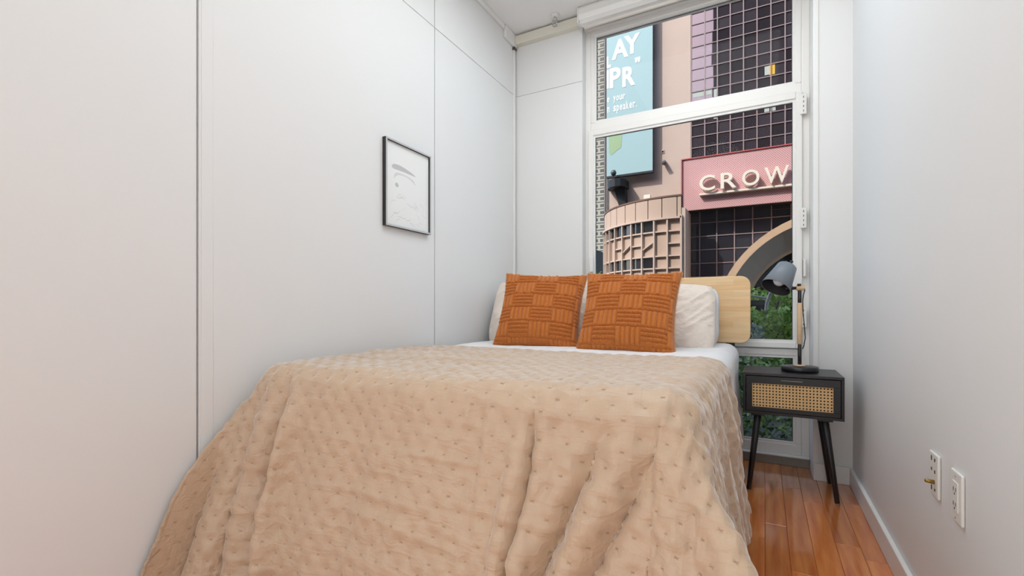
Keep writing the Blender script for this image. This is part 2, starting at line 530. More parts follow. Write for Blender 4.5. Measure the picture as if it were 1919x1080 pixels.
ledge = box('head_ledge', -1.085, 0.222, 3.035, 3.07, 2.78, 2.792, M_frame, win, bevel=0.003)

# side fill light added behind the camera, an area light in a window frame
w2 = empty('side_fill', (XL, -1.2, W2[2])); struct(w2, 'fill light framed as a window, added on the left behind the camera')
for (a, b, c, d) in ((W2[0], W2[1], W2[2], W2[2] + .05), (W2[0], W2[1], W2[3] - .05, W2[3]), (W2[0], W2[0] + .05, W2[2] + .05, W2[3] - .05), (W2[1] - .05, W2[1], W2[2] + .05, W2[3] - .05), (-1.26, -1.21, W2[2] + .05, W2[3] - .05)):
    box('frame', XL - 0.12, XL - 0.03, a, b, c, d, M_frame, w2, bevel=0.004)
box('fill_sheet', XL - 0.135, XL - 0.125, W2[0] + .05, W2[1] - .05, W2[2] + .05, W2[3] - .05, mat('fill backing', (235, 235, 235), 0.9), w2)
ld = bpy.data.lights.new('fill_light', 'AREA'); ld.shape = 'RECTANGLE'; ld.size = W2[3] - W2[2] - .1; ld.size_y = W2[1] - W2[0] - .1
ld.energy = FILL_SIDE_W; ld.color = FILL_COL
lo = bpy.data.objects.new('fill_light', ld); COL.objects.link(lo); lo.location = (XL - 0.02, (W2[0] + W2[1]) / 2, (W2[2] + W2[3]) / 2)
lo.rotation_euler = (0, -math.pi / 2, 0)
# rear fill light added behind the camera, an area light in a door-shaped frame
d1 = empty('rear_fill', (-0.08, YR, 0)); struct(d1, 'fill light framed as a glazed door, added behind the camera')
for (a, b, c, d) in ((DR_[0], DR_[0] + .07, 0, DR_[2]), (DR_[1] - .07, DR_[1], 0, DR_[2]), (DR_[0] + .07, DR_[1] - .07, 0, .1), (DR_[0] + .07, DR_[1] - .07, DR_[2] - .07, DR_[2])):
    box('stile', a, b, YR - 0.10, YR - 0.03, c, d, M_frame, d1, bevel=0.004)
box('fill_pane', DR_[0] + .07, DR_[1] - .07, YR - 0.075, YR - 0.065, .1, DR_[2] - .07, mat('fill pane white', (235, 238, 238), 0.6), d1)
ld = bpy.data.lights.new('door daylight', 'AREA'); ld.shape = 'RECTANGLE'; ld.size = DR_[1] - DR_[0] - .14; ld.size_y = DR_[2] - .17
ld.energy = FILL_REAR_W; ld.color = FILL_COL
lo = bpy.data.objects.new('rear_fill_light', ld); COL.objects.link(lo); lo.location = ((DR_[0] + DR_[1]) / 2, YR - 0.06, .1 + (DR_[2] - .17) / 2)
lo.rotation_euler = (math.pi / 2, 0, 0)
# roller blind cassette
rb = empty('roller_blind', (-0.43, 2.94, 2.81)); tag(rb, 'white roller blind cassette above the window', 'blind')
bm_prof = []
V, F = [], []
prof = [(2.895, ZC - 0.003), (2.885, 2.84), (2.882, 2.80), (2.892, 2.772), (2.915, 2.757), (2.945, 2.753), (2.97, 2.765), (2.975, ZC - 0.003)]
n = len(prof)
for xx in (-1.068, 0.23):
    V += [(xx, a, b) for a, b in prof]
F = [tuple(range(n)), tuple(reversed(range(n, 2 * n)))] + [(i, i + n, (i + 1) % n + n, (i + 1) % n) for i in range(n)]
F = [tuple(reversed(f)) for f in F]
new('cassette', V, F, M_trim, rb)
box('end_cap', -1.078, -1.069, 2.885, 2.978, 2.752, ZC - 0.004, M_trim, rb, bevel=0.004)
cyl('bottom_bar', (-1.05, 2.955, 2.75), (0.22, 2.955, 2.75), 0.012, 0.012, mat('blind fabric', (222, 216, 208), 0.7), rb)
tag(box('blind_bracket', -1.072, -1.05, 3.0, 3.034, 2.795, 2.83, M_cream, bevel=0.004), 'small cream bracket at the left end of the roller blind', 'bracket')

# sprinkler on the ceiling
sp = empty('sprinkler', (-1.24, 2.90, ZC)); tag(sp, 'small chrome fire sprinkler on the ceiling by the blind', 'sprinkler')
lathe('escutcheon', [(0.001, 0), (0.03, 0.001), (0.026, 0.006), (0.012, 0.012)], (-1.24, 2.90, ZC - 0.0005), (0, 0, -1), M_trim, sp, 20)
cyl('body', (-1.24, 2.90, ZC - 0.01), (-1.24, 2.90, ZC - 0.035), 0.009, 0.008, M_chrome, sp, 12)
tube('yoke', [(-1.254, 2.90, ZC - 0.03), (-1.258, 2.90, ZC - 0.045), (-1.25, 2.90, ZC - 0.06), (-1.24, 2.90, ZC - 0.065), (-1.23, 2.90, ZC - 0.06), (-1.222, 2.90, ZC - 0.045), (-1.226, 2.90, ZC - 0.03)], 0.003, M_chrome, sp)
lathe('deflector', [(0.002, 0), (0.017, 0.001), (0.017, 0.003), (0.002, 0.004)], (-1.24, 2.90, ZC - 0.066), (0, 0, -1), M_chrome, sp, 16)

# glowing lantern added out of view over the bed to brighten the room
def mat_emit(name, col, s):
    m = bpy.data.materials.new(name); m.use_nodes = True
    nt = m.node_tree; b = nt.nodes['Principled BSDF']
    b.inputs['Base Color'].default_value = (0.8, 0.8, 0.8, 1)
    b.inputs['Emission Color'].default_value = (*col, 1); b.inputs['Emission Strength'].default_value = s
    return m
def fill_lantern(cx, cy, cz, r, e, label):
    root = empty('fill_lantern', (cx, cy, ZC)); tag(root, label, 'pendant lamp')
    prof = [(max(0.03, r * math.sin(math.radians(a))), -r * math.cos(math.radians(a))) for a in range(8, 173, 6)]
    g = lathe('glow_globe', prof, (cx, cy, cz), (0, 0, 1), mat_emit('fill glow', FILL_COL, e), root, 40)
    cyl('cord', (cx, cy, cz + r * .98), (cx, cy, ZC - 0.02), 0.003, 0.003, M_cable, root, 8)
    lathe('ceiling_rose', [(0.045, 0), (0.045, 0.012), (0.02, 0.02)], (cx, cy, ZC - 0.0005), (0, 0, -1), M_trim, root, 20)
fill_lantern(-0.45, 0.8, 2.36, 0.28, FILL_GLOBE_E, 'round white fill lantern added out of view above the foot of the bed')
def fill_panel(cx, cy, sx, sy, w, label):  # glowing panel added on the unseen ceiling to brighten the window end
    r = empty('fill_panel', (cx, cy, ZC)); tag(r, label, 'fill light')
    multi_box('frame', [(cx - sx - .02, cx - sx, cy - sy - .02, cy + sy + .02, ZC - .035, ZC - .001), (cx + sx, cx + sx + .02, cy - sy - .02, cy + sy + .02, ZC - .035, ZC - .001),
                        (cx - sx, cx + sx, cy - sy - .02, cy - sy, ZC - .035, ZC - .001), (cx - sx, cx + sx, cy + sy, cy + sy + .02, ZC - .035, ZC - .001)], M_trim, r)
    box('glow_panel', cx - sx, cx + sx, cy - sy, cy + sy, ZC - .03, ZC - .005, mat_emit('lit diffuser', FILL_COL, w), r)
fill_panel(-0.45, 1.95, 0.55, 0.5, FILL_PANEL_E, 'flat white fill light panel added on the unseen ceiling in front of the window')

# ================================================================== BED
bed = empty('bed', (-0.82, 1.95, 0)); tag(bed, 'full size bed with oak stave headboard and dark steel frame', 'bed')
HX0, HX1, HZ0, HZ1 = -1.565, -0.068, 0.689, 1.068
poly = []
for (cx, cz, a0) in ((HX1 - .05, HZ1 - .05, 0), (HX0 + .05, HZ1 - .05, 90), (HX0 + .05, HZ0 + .05, 180), (HX1 - .05, HZ0 + .05, 270)):
    for k in range(7):
        a = math.radians(a0 + 15 * k); poly.append((cx + .05 * math.cos(a), cz + .05 * math.sin(a)))
V, F = prism_xz(poly, 2.925, 2.95)
bm = bmesh.new(); vv = [bm.verts.new(p) for p in V]
for f in F: bm.faces.new([vv[i] for i in f])
bmesh.ops.recalc_face_normals(bm, faces=list(bm.faces))
be = [e for e in bm.edges if abs(e.verts[0].co.y - e.verts[1].co.y) < 1e-6]
bmesh.ops.bevel(bm, geom=be, offset=0.004, segments=2, profile=0.5, affect='EDGES')
bm.verts.index_update(); V, F = finish_bm(bm)
new('headboard', V, F, M_stave, bed)
for xx in (-0.196, -1.49):
    box('headboard_post', xx, xx + 0.047, 2.95, 2.975, 0.0, 0.98, M_navy, bed, bevel=0.003)
for (x0, x1, y0, y1) in ((-1.52, -1.48, 1.04, 2.93), (-0.18, -0.14, 1.04, 2.93), (-1.48, -0.18, 1.04, 1.08), (-1.48, -0.18, 2.88, 2.92)):
    box('side_rail', x0, x1, y0, y1, 0.26, 0.31, M_navy, bed, bevel=0.004)
for xx in (-1.50, -0.17):
    for yy in (1.06, 2.90):
        cyl('leg', (xx, yy, 0), (xx, yy, 0.26), 0.02, 0.02, M_navy, bed)
for k in range(9):
    yy = 1.12 + k * 0.2
    box('slat', -1.48, -0.18, yy, yy + 0.07, 0.29, 0.305, M_beech, bed)
box('mattress', -1.515, -0.145, 1.035, 2.905, 0.312, 0.655, M_matt, bed, bevel=0.05, seg=4, smooth=True)

def drape(gx, gy, xl, xr, yf, ztop, R, th_side, th_front, th_cl, th_cr, wall=None):
    """flat cloth coordinates to a cloth hanging over the right, left and front edge of the bed"""
    ox = np.where(gx > xr, gx - xr, np.where(gx < xl, gx - xl, 0.0))
    oy = np.where(gy < yf, gy - yf, 0.0)
    r = np.hypot(ox, oy) + 1e-9
    dx, dy = ox / r, oy / r
    ph = np.arctan2(np.abs(oy), np.abs(ox))               # 0 side, pi/2 front
    side = np.cos(ph) ** 2
    th = th_side * side + th_front * (1 - side)
    cor = np.sin(2 * ph) ** 1.5 if False else np.clip(np.sin(2 * ph), 0, 1) ** 1.3
    tc_ = np.where(ox < 0, th_cl, th_cr)
    th = th * (1 - cor) + tc_ * cor
    th = np.radians(th)
    s_arc = R * th
    ang = np.minimum(r / R, th)
    h = R * np.sin(ang); d = R * (1 - np.cos(ang))
    ex = np.maximum(r - s_arc, 0)
    h = h + ex * np.cos(th); d = d + ex * np.sin(th)
    X = np.clip(gx, xl, xr) + dx * h
    Y = np.maximum(gy, yf) + dy * h
    Z = ztop - d
    return np.stack([X, Y, Z], 2), r, ox, oy, ph, ex

# --- white sheet
gx, gy = np.meshgrid(np.arange(-1.56, 0.36, 0.012), np.arange(1.06, 2.885, 0.012), indexing='ij')
P, r, ox, oy, ph, ex = drape(gx, gy, -1.47, -0.195, 0.9, 0.683, 0.065, 87.5, 88, 80, 80)
N = normals(P)
drop = np.clip(r, 0, 1)
hgt = 0.006 * fbm(gx * 5, gy * 4) + 0.004 * fbm(gx * 14, gy * 5, 2) \
    + sstep(0.05, 0.4, drop) * (0.012 * np.sin(gy * 17 + 3 * fbm(gx * 2, gy * 3)) + 0.015 * fbm(gx * 3, gy * 9)) \
    + 0.006 * sstep(2.0, 2.2, gy)
P = P + N * hgt[..., None]
P[..., 0] = np.maximum(P[..., 0], XL + 0.02)
nu, nv = gx.shape
sheet = new('bed_sheet', P.reshape(-1, 3), gridfaces(nu, nv), M_sheet, None, smooth=True, origin=(-0.8, 2.0, 0.3))
md = sheet.modifiers.new('thickness', 'SOLIDIFY'); md.thickness = 0.003; md.offset = -1
tag(sheet, 'white bed sheet hanging over the mattress beside the nightstand', 'sheet')

# --- quilt
STEP = 0.0062
gx, gy = np.meshgrid(np.arange(-1.95, 0.40, STEP), np.arange(0.34, 1.89, STEP), indexing='ij')
P, r, ox, oy, ph, ex = drape(gx, gy, -1.455, -0.195, 1.055, 0.694, 0.075, 82, 77, 56, 56)
front = sstep(0.02, 0.3, -oy)
sidew = sstep(0.02, 0.3, np.abs(ox))
cor = front * sidew
fold = np.zeros_like(gx)
def ridge(xc, amp, w, lean=0.0, skew=0.0):
    x_ = (gx - xc - lean * (-oy) - 0.012 * np.sin(gy * 9)) / w
    return amp * np.exp(-x_ * x_) * (1 + skew * x_)
fold += front * (ridge(-1.36, -0.055, 0.022, 0.05) + ridge(-1.31, 0.045, 0.03, 0.05) + ridge(-1.42, 0.03, 0.04)
                 + ridge(-1.02, -0.012, 0.05) + ridge(-0.78, 0.012, 0.06, -0.1)
                 + ridge(-0.475, -0.034, 0.012, -0.03) + ridge(-0.50, 0.026, 0.022, -0.03) + ridge(-0.45, 0.016, 0.02, -0.03)
                 + ridge(-0.28, -0.030, 0.022, -0.30) + ridge(-0.33, 0.018, 0.03, -0.28) + ridge(-0.22, 0.028, 0.035, -0.34)
                 + ridge(-0.15, -0.026, 0.022, -0.38)
                 + 0.035 * fbm(gx * 3.0, gy * 0.9 + 5, 2))
fold += cor * 0.045 * np.sin(ph * 9.0 + 0.6) * np.clip(r / 0.4, 0, 1.4)
fold += sidew * (1 - front) * (0.016 * np.sin(gy * 24 + 4 * fbm(gx * 2, gy * 2)) + 0.02 * fbm(gx * 2, gy * 7))
# wrinkles: fine crosswise creases, gathered along the side, puckers
wr = 0.014 * fbm(gx * 3.2, gy * 4.0, 2)
wr += 0.0085 * (1 - np.abs(2 * fbm(gx * 2.2 + 3, gy * 15, 2)) * 2.2) * (0.35 + 0.65 * vnoise(gx * 2.1 + 7, gy * 2.6))
wr += 0.0060 * (1 - np.abs(2 * fbm(gx * 16 + 9, gy * 2.5, 2)) * 2.2) * vnoise(gx * 1.9, gy * 2.2 + 3)
wr += sidew * (1 - front) * 0.006 * fbm(gx * 6, gy * 26, 2) * 2
# tufts: staggered lattice
SX, SY = 0.064, 0.032
jx = 0.006 * fbm(gx * 6, gy * 6); jy = 0.006 * fbm(gx * 6 + 40, gy * 6)
rowi = np.round((gy + jy) / SY)
xo = (rowi % 2) * SX / 2
best = np.full(gx.shape, 9.0)
for dr in (-1, 0, 1):
    rr = rowi + dr
    xo = (np.mod(rr, 2)) * SX / 2
    xx = np.round((gx + jx - xo) / SX) * SX + xo
    d2 = (gx + jx - xx) ** 2 + (gy + jy - rr * SY) ** 2
    best = np.minimum(best, d2)
dist = np.sqrt(best)
puff = 0.0042 * (1 - np.exp(-best / (2 * 0.0075 ** 2))) + 0.0014 * sstep(0.0, 0.03, dist)
N0 = normals(P)
P1 = P + N0 * fold[..., None]
N1 = normals(P1)
P2 = P1 + N1 * (wr + puff)[..., None]
P2[..., 0] = np.where(P2[..., 0] < XL + 0.045, XL + 0.045 - 0.03 * (1 - np.exp((P2[..., 0] - XL - 0.045) / 0.12)), P2[..., 0])
P2[..., 2] = np.maximum(P2[..., 2], 0.012)
nu, nv = gx.shape
quilt_root = empty('quilt', (-0.8, 1.2, 0.3)); tag(quilt_root, 'tan tufted quilt spread over the bed and hanging to the floor', 'quilt')
q = new('cover', P2.reshape(-1, 3), gridfaces(nu, nv), M_quilt, quilt_root, smooth=True, origin=(-0.8, 1.2, 0.3))
md = q.modifiers.new('thickness', 'SOLIDIFY'); md.thickness = 0.006; md.offset = -1
# stitches at the tufts
N2 = normals(P2)
V, F = [], []
gx0, gy0 = gx[0, 0], gy[0, 0]
for ri in range(int(0.36 / SY) + 1, int(1.87 / SY)):
    for ci in range(int(-1.93 / SX), int(0.38 / SX)):
        xx = ci * SX + (ri % 2) * SX / 2; yy = ri * SY
        i0 = int(round((xx - gx0) / STEP)); j0 = int(round((yy - gy0) / STEP))
        if not (3 < i0 < nu - 3 and 3 < j0 < nv - 3): continue
        b_ = dist[i0 - 3:i0 + 4, j0 - 3:j0 + 4]
        k = np.unravel_index(np.argmin(b_), b_.shape)
        i, j = i0 - 3 + k[0], j0 - 3 + k[1]
        p = P2[i, j] + N2[i, j] * 0.0012
        tu = P2[i + 1, j] - P2[i - 1, j]; tu /= np.linalg.norm(tu) + 1e-9
        tv = np.cross(N2[i, j], tu)
        for (a, b) in ((1, 0.5), (1, -0.5)):
            dd = (tu * a + tv * b); dd /= np.linalg.norm(dd); ee = np.cross(N2[i, j], dd)
            k0 = len(V)
            for s1, s2 in ((-1, -1), (1, -1), (1, 1), (-1, 1)):
                V.append(tuple(p + dd * s1 * 0.0055 + ee * s2 * 0.0007))
            F.append((k0, k0 + 1, k0 + 2, k0 + 3))
st = new('stitching', V, F, M_thread, quilt_root)
st['kind'] = 'stuff'

# --- cushions and pillows
def pillow_surface(W, Hh, T, nres, pinch=0.07, rnd=0.0, sag=0.0, seed=0):
    u = np.linspace(-1, 1, nres)
    U, Vv = np.meshgrid(u, u, indexing='ij')
    x = U * W / 2 * (1 - pinch * (1 - Vv ** 2) * np.abs(U) ** 2)
    z = Vv * Hh / 2 * (1 - pinch * (1 - U ** 2) * np.abs(Vv) ** 2)
    x = x * np.sqrt(1 - rnd * np.abs(Vv) ** 4); z = z * np.sqrt(1 - rnd * np.abs(U) ** 4)
    th = T / 2 * (np.clip(1 - np.abs(U) ** 2.6, 0, 1) ** 0.55) * (np.clip(1 - np.abs(Vv) ** 2.6, 0, 1) ** 0.55)
    th = th * (1 + sag * -Vv)
    return U, Vv, x, z, th

def build_pillow(name, W, Hh, T, nres, m, loc, rot, pinch=0.07, dispf=None, sag=0.25, seed=0, part='cover', rnd=0.0):
    root = empty(name, loc, rot)
    U, Vv, x, z, th = pillow_surface(W, Hh, T, nres, pinch, rnd, sag=sag)
    verts = []; faces = []
    for sgn in (-1, 1):
        d = dispf(x, z, U, Vv, sgn) if dispf is not None else 0
        y = sgn * (th + d)
        P_ = np.stack([x, y, z], 2)
        off = len(verts)
        verts += P_.reshape(-1, 3).tolist()
        faces += gridfaces(nres, nres, off, flip=(sgn > 0))
    bm = bmesh.new()
    vv = [bm.verts.new(p) for p in verts]
    for f in faces: bm.faces.new([vv[i] for i in f])
    bmesh.ops.remove_doubles(bm, verts=list(bm.verts), dist=0.0004)
    bm.verts.index_update(); v, f = finish_bm(bm)
    new(part, v, f, m, root, smooth=True, local=True)
    return root

BW, BH = 0.114, 0.084
def knit(seed):
    def f(x, z, U, Vv, s):
        xx = x + 0.03 + 0.004 * fbm(x * 12 + seed, z * 12); zz = z + 0.018 + 0.004 * fbm(x * 12 + 9, z * 12 + seed)
        bi = np.floor(xx / BW); bj = np.floor(zz / BH)
        fx = xx / BW - bi; fz = zz / BH - bj
        vert = np.mod(bi + bj, 2) < 0.5
        ribs = np.abs(np.sin(np.pi * 5 * fx)) ** 0.45 * (0.82 + 0.18 * np.cos(2 * np.pi * np.floor(fx * 5) / 2))
        cords = np.abs(np.sin(np.pi * 4 * fz)) ** 0.5 * (0.82 + 0.18 * np.sin(2 * np.pi * xx / 0.0085 + np.floor(fz * 4) * 2.2))
        edge_v = sstep(0, 0.10, fz) * sstep(0, 0.10, 1 - fz)
        edge_h = sstep(0, 0.06, fx) * sstep(0, 0.06, 1 - fx)
        h = np.where(vert, 0.0175 * ribs * (0.35 + 0.65 * edge_v), 0.0175 * cords * (0.35 + 0.65 * edge_h))
        rim = sstep(0, 0.05, 1 - np.abs(U)) * sstep(0, 0.05, 1 - np.abs(Vv))
        return h * rim + 0.010 * fbm(x * 7 + seed, z * 7) * rim
    return f
R = math.radians
# local y axis is the thickness, local z the height; leaning back = negative rotation about x
c1 = build_pillow('knit_cushion', 0.475, 0.455, 0.16, 230, M_knit, (-0.585, 2.275, 0.858), (R(-25), R(1.0), R(2)), 0.085, knit(3.0))
tag(c1, 'rust basket-weave knit cushion in front of the bare oak headboard, right of the pair', 'cushion', 'rust knit cushions')
c2 = build_pillow('knit_cushion', 0.475, 0.475, 0.16, 230, M_knit, (-1.085, 2.335, 0.868), (R(-27), R(2.5), R(12)), 0.085, knit(11.0))
tag(c2, 'rust basket-weave knit cushion near the left wall, tilted, left of the pair', 'cushion', 'rust knit cushions')
def fringe(root, W, Hh, n_, seed):
    """loose yarn fuzz along the rim of a knit cushion"""
    r_ = np.random.default_rng(seed); V, F = [], []
    for k in range(n_):
        t = r_.uniform(-1, 1); e = r_.choice(4, p=(0.46, 0.22, 0.22, 0.10))
        U_, V_ = ((t, 1), (1, t), (-1, t), (t, -1))[e]
        x_ = U_ * W / 2 * (1 - 0.085 * (1 - V_ ** 2)); z_ = V_ * Hh / 2 * (1 - 0.085 * (1 - U_ ** 2))
        p = np.array([x_, r_.uniform(-.006, .006), z_]) * np.array([.992, 1, .992])
        d = np.array([U_ * (abs(U_) == 1), r_.normal(0, .8), V_ * (abs(V_) == 1)]) + r_.normal(0, .45, 3)
        d = d / np.linalg.norm(d) * r_.uniform(.004, .011)
        q_ = np.cross(d, r_.normal(size=3)); q_ = q_ / np.linalg.norm(q_) * .0006
        k0 = len(V); V += [tuple(p - q_), tuple(p + q_), tuple(p + d)]; F.append((k0, k0 + 1, k0 + 2))
    o = new('yarn_fuzz', V, F, mat('backlit rust yarn', (232, 182, 136), 0.9, sheen=0.3), root, local=True); o['kind'] = 'stuff'  # paler than the knit: window backlight painted into the fuzz colour
fringe(c1, 0.475, 0.455, 8000, 1); fringe(c2, 0.475, 0.475, 8000, 2)
def wrinkle(seed, amp):
    def f(x, z, U, Vv, s):
        rim = sstep(0, 0.12, 1 - np.abs(U)) * sstep(0, 0.12, 1 - np.abs(Vv))
        a = fbm(x * 6 + seed, z * 6 + s, 3)
        b = 1 - np.abs(2 * fbm((x + z) * 5 + seed, (x - z) * 14 + s * 3, 2)) * 2
        return amp * (a * 1.6 + 0.45 * b) * rim
    return f
p1 = build_pillow('pillow', 0.71, 0.41, 0.20, 110, M_sham, (-0.560, 2.57, 0.832), (R(-24), R(0), R(3)), 0.03, wrinkle(2, 0.024), rnd=0.2)
tag(p1, 'wrinkled beige pillow leaning behind the right rust cushion', 'pillow', 'beige pillows')
p2 = build_pillow('pillow', 0.68, 0.46, 0.17, 90, M_sham, (-1.225, 2.62, 0.862), (R(-22), 0, R(2)), 0.04, wrinkle(8, 0.018), rnd=0.2)
tag(p2, 'beige pillow mostly hidden behind the left rust cushion', 'pillow', 'beige pillows')
p3 = build_pillow('pillow', 0.70, 0.36, 0.15, 70, M_sheet, (-0.555, 2.785, 0.838), (R(-15), 0, R(1)), 0.04, wrinkle(4, 0.018), rnd=0.2)
tag(p3, 'white pillow against the headboard behind the right beige pillow', 'pillow', 'white pillows')
p4 = build_pillow('pillow', 0.66, 0.38, 0.15, 70, M_sheet, (-1.25, 2.80, 0.85), (R(-15), 0, R(1)), 0.04, wrinkle(14, 0.018), rnd=0.2)
tag(p4, 'white pillow against the headboard beside the left wall', 'pillow', 'white pillows')

# ================================================================== NIGHTSTAND
ns = empty('nightstand', (0.112, 2.69, 0)); tag(ns, 'black nightstand with cane drawer front on splayed legs', 'nightstand')
NX0, NX1, NY0, NY1, NZ0, NZ1 = -0.092, 0.315, 2.534, 2.842, 0.378, 0.575
box('top_panel', NX0, NX1, NY0, NY1, NZ1 - 0.013, NZ1, M_black, ns, bevel=0.0015)
box('side_panel', NX0, NX0 + 0.012, NY0, NY1, NZ0 + 0.012, NZ1 - 0.013, M_black, ns, bevel=0.001)
box('side_panel', NX1 - 0.012, NX1, NY0, NY1, NZ0 + 0.012, NZ1 - 0.013, M_black, ns, bevel=0.001)
box('bottom_panel', NX0, NX1, NY0, NY1, NZ0, NZ0 + 0.012, M_black, ns, bevel=0.001)
box('back_panel', NX0 + 0.012, NX1 - 0.012, NY1 - 0.008, NY1 - 0.001, NZ0 + 0.012, NZ1 - 0.013, M_black, ns)
dr = box('drawer', NX0 + 0.016, NX1 - 0.016, NY0 + 0.02, NY1 - 0.03, NZ0 + 0.018, NZ1 - 0.022, mat('drawer inside', (16, 15, 15), 0.7), ns)
CX0, CX1, CZ0, CZ1 = -0.052, 0.274, 0.412, 0.525
ORG[dr] = Vector(dr.location) + ORG[ns]
for rr in ((NX0 + .014, NX1 - .014, CZ1, NZ1 - .016), (NX0 + .014, NX1 - .014, NZ0 + .014, CZ0), (NX0 + .014, CX0, CZ0, CZ1), (CX1, NX1 - .014, CZ0, CZ1)):
    box('front_rail', rr[0], rr[1], NY0 + 0.001, NY0 + 0.017, rr[2], rr[3], M_black, dr, bevel=0.001)
# cane webbing: octagonal openings
NCX, NCZ = 24, 8
cw, ch = (CX1 - CX0) / NCX, (CZ1 - CZ0) / NCZ
V, F = [], []
for i in range(NCX):
    for j in range(NCZ):
        cx, cz = CX0 + (i + .5) * cw, CZ0 + (j + .5) * ch
        k0 = len(V)
        for k in range(8):
            a = math.radians(22.5 + 45 * k)
            V.append((cx + math.cos(a) * cw * .27, NY0 + 0.006, cz + math.sin(a) * cw * .27))
        sq = [(1, .4142), (.4142, 1), (-.4142, 1), (-1, .4142), (-1, -.4142), (-.4142, -1), (.4142, -1), (1, -.4142)]
        for (a, b) in sq:
            V.append((cx + a * cw / 2, NY0 + 0.005 + 0.0012 * (abs(abs(a) - abs(b)) < .7), cz + b * ch / 2))
        cn = [(1, 1), (-1, 1), (-1, -1), (1, -1)]
        for (a, b) in cn: V.append((cx + a * cw / 2, NY0 + 0.0062, cz + b * ch / 2))
        for k in range(8):
            k2 = (k + 1) % 8
            F.append((k0 + k, k0 + 8 + k, k0 + 8 + k2, k0 + k2))
        for c_, (e0, e1) in enumerate(((0, 1), (2, 3), (4, 5), (6, 7))):
            F.append((k0 + 8 + e0, k0 + 16 + c_, k0 + 8 + e1))
cane = new('cane_panel', V, F, M_cane, dr)
cane['label'] = 'natural cane webbing'
hb = box('handle', 0.070, 0.155, NY0 - 0.010, NY0 - 0.0005, 0.5425, 0.5465, mat('handle metal', (120, 116, 112), 0.35, metal=0.6), dr, bevel=0.001)
for (xt, xb, yt, yb_) in ((-0.028, -0.068, 2.585, 2.545), (0.245, 0.290, 2.585, 2.545), (-0.028, -0.068, 2.785, 2.822), (0.245, 0.290, 2.785, 2.822)):
    box('leg_mount', xt - 0.03, xt + 0.03, yt - 0.03, yt + 0.03, NZ0 - 0.012, NZ0 - 0.0005, M_black, ns, bevel=0.002)
    d_ = Vector((xb, yb_, 0)) - Vector((xt, yt, NZ0 - 0.012))
    top = Vector((xt, yt, NZ0 - 0.012)); bot = Vector((xb, yb_, 0.0))
    lg = cyl('leg', top, top + d_ * 0.985, 0.0165, 0.0105, M_black, ns, 20)
    ORG[lg] = ORG[ns] + Vector(lg.location)
    cyl('foot_cap', top + d_ * 0.985, (bot.x, bot.y, 0.0005), 0.0085, 0.0085, mat('felt foot', (150, 140, 130), 0.8), lg, 14, 0.0005)

# ================================================================== DESK LAMP
LX, LY = 0.153, 2.70
lamp = empty('desk_lamp', (LX, LY, NZ1)); tag(lamp, 'grey metal desk lamp with beech pole on the nightstand', 'lamp')
z0 = NZ1 + 0.0005
lathe('base', [(0.072, 0), (0.078, 0.001), (0.08, 0.004), (0.08, 0.021), (0.077, 0.0245), (0.02, 0.025)], (LX, LY, z0), (0, 0, 1), M_blackm, lamp, 48)
lathe('base_ring', [(0.022, 0), (0.026, 0.001), (0.026, 0.005), (0.012, 0.007)], (LX, LY, z0 + 0.0251), (0, 0, 1), M_beech, lamp, 28)
cyl('lower_pole', (LX, LY, z0 + 0.032), (LX, LY, 0.708), 0.0085, 0.0085, M_blackm, lamp)
cyl('wooden_pole', (LX, LY, 0.708), (LX, LY, 0.912), 0.0115, 0.0115, M_beech, lamp)
cyl('upper_pole', (LX, LY, 0.912), (LX, LY, 0.973), 0.0085, 0.0085, M_blackm, lamp)
cyl('wooden_joint', (LX - 0.014, LY, 0.985), (LX + 0.020, LY, 0.985), 0.0135, 0.0125, M_beech, lamp, 20)
cyl('wing_knob', (LX - 0.002, LY - 0.006, 0.996), (LX - 0.002, LY - 0.006, 1.006), 0.009, 0.009, M_blackm, lamp, 12)
cyl('clamp_screw', (LX - 0.014, LY - 0.002, 0.985), (LX - 0.062, LY - 0.016, 0.984), 0.0075, 0.0105, M_blackm, lamp, 14)
ax = Vector((-0.056, -0.062, -0.113)).normalized()
tp = Vector((0.103, 2.722, 1.098))
SL = 0.137
sh = lathe('shade', [(0.0405, 0.002), (0.0445, 0.006), (0.0685, SL), (0.0675, SL), (0.0432, 0.0075), (0.002, 0.0065)], tp, ax, M_lampgrey, lamp, 48, cap=False)
ORG[sh] = ORG[lamp] + Vector(sh.location)
lathe('shade_cap', [(0.001, 0.0015), (0.0405, 0.002), (0.0405, 0.003), (0.001, 0.003)], tp, ax, M_lampgrey, sh, 48, cap=False)
lathe('lining', [(0.042, 0.009), (0.0670, SL - 0.001)], tp, ax, M_inner, sh, 48, cap=False)
lathe('bulb', [(0.004, 0.012), (0.012, 0.02), (0.013, 0.045), (0.024, 0.065), (0.029, 0.085), (0.026, 0.105), (0.014, 0.117), (0.001, 0.12)], tp, ax, M_bulb, lamp, 28, cap=False)
cyl('collar', tp - ax * 0.012, tp + ax * 0.0015, 0.017, 0.019, M_beech, lamp, 20)
cyl('top_knob', tp - ax * 0.016 + Vector((0.008, 0, 0.002)), tp - ax * 0.028 + Vector((0.008, 0, 0.002)), 0.006, 0.008, M_blackm, lamp, 12)
cyl('top_screw', tp - ax * 0.018 + Vector((-0.014, 0, 0.006)), tp - ax * 0.024 + Vector((-0.016, 0, 0.008)), 0.004, 0.005, M_blackm, lamp, 10)
tube('power_cord', [(LX + 0.018, LY, 0.99), (LX + 0.022, LY - 0.002, 0.975), (LX + 0.016, LY, 0.95), (LX + 0.013, LY, 0.92), (LX + 0.0145, LY, 0.86), (LX + 0.020, LY, 0.80), (LX + 0.024, LY, 0.74), (LX + 0.018, LY, 0.70), (LX + 0.012, LY, 0.685)], 0.0022, M_cable, lamp)

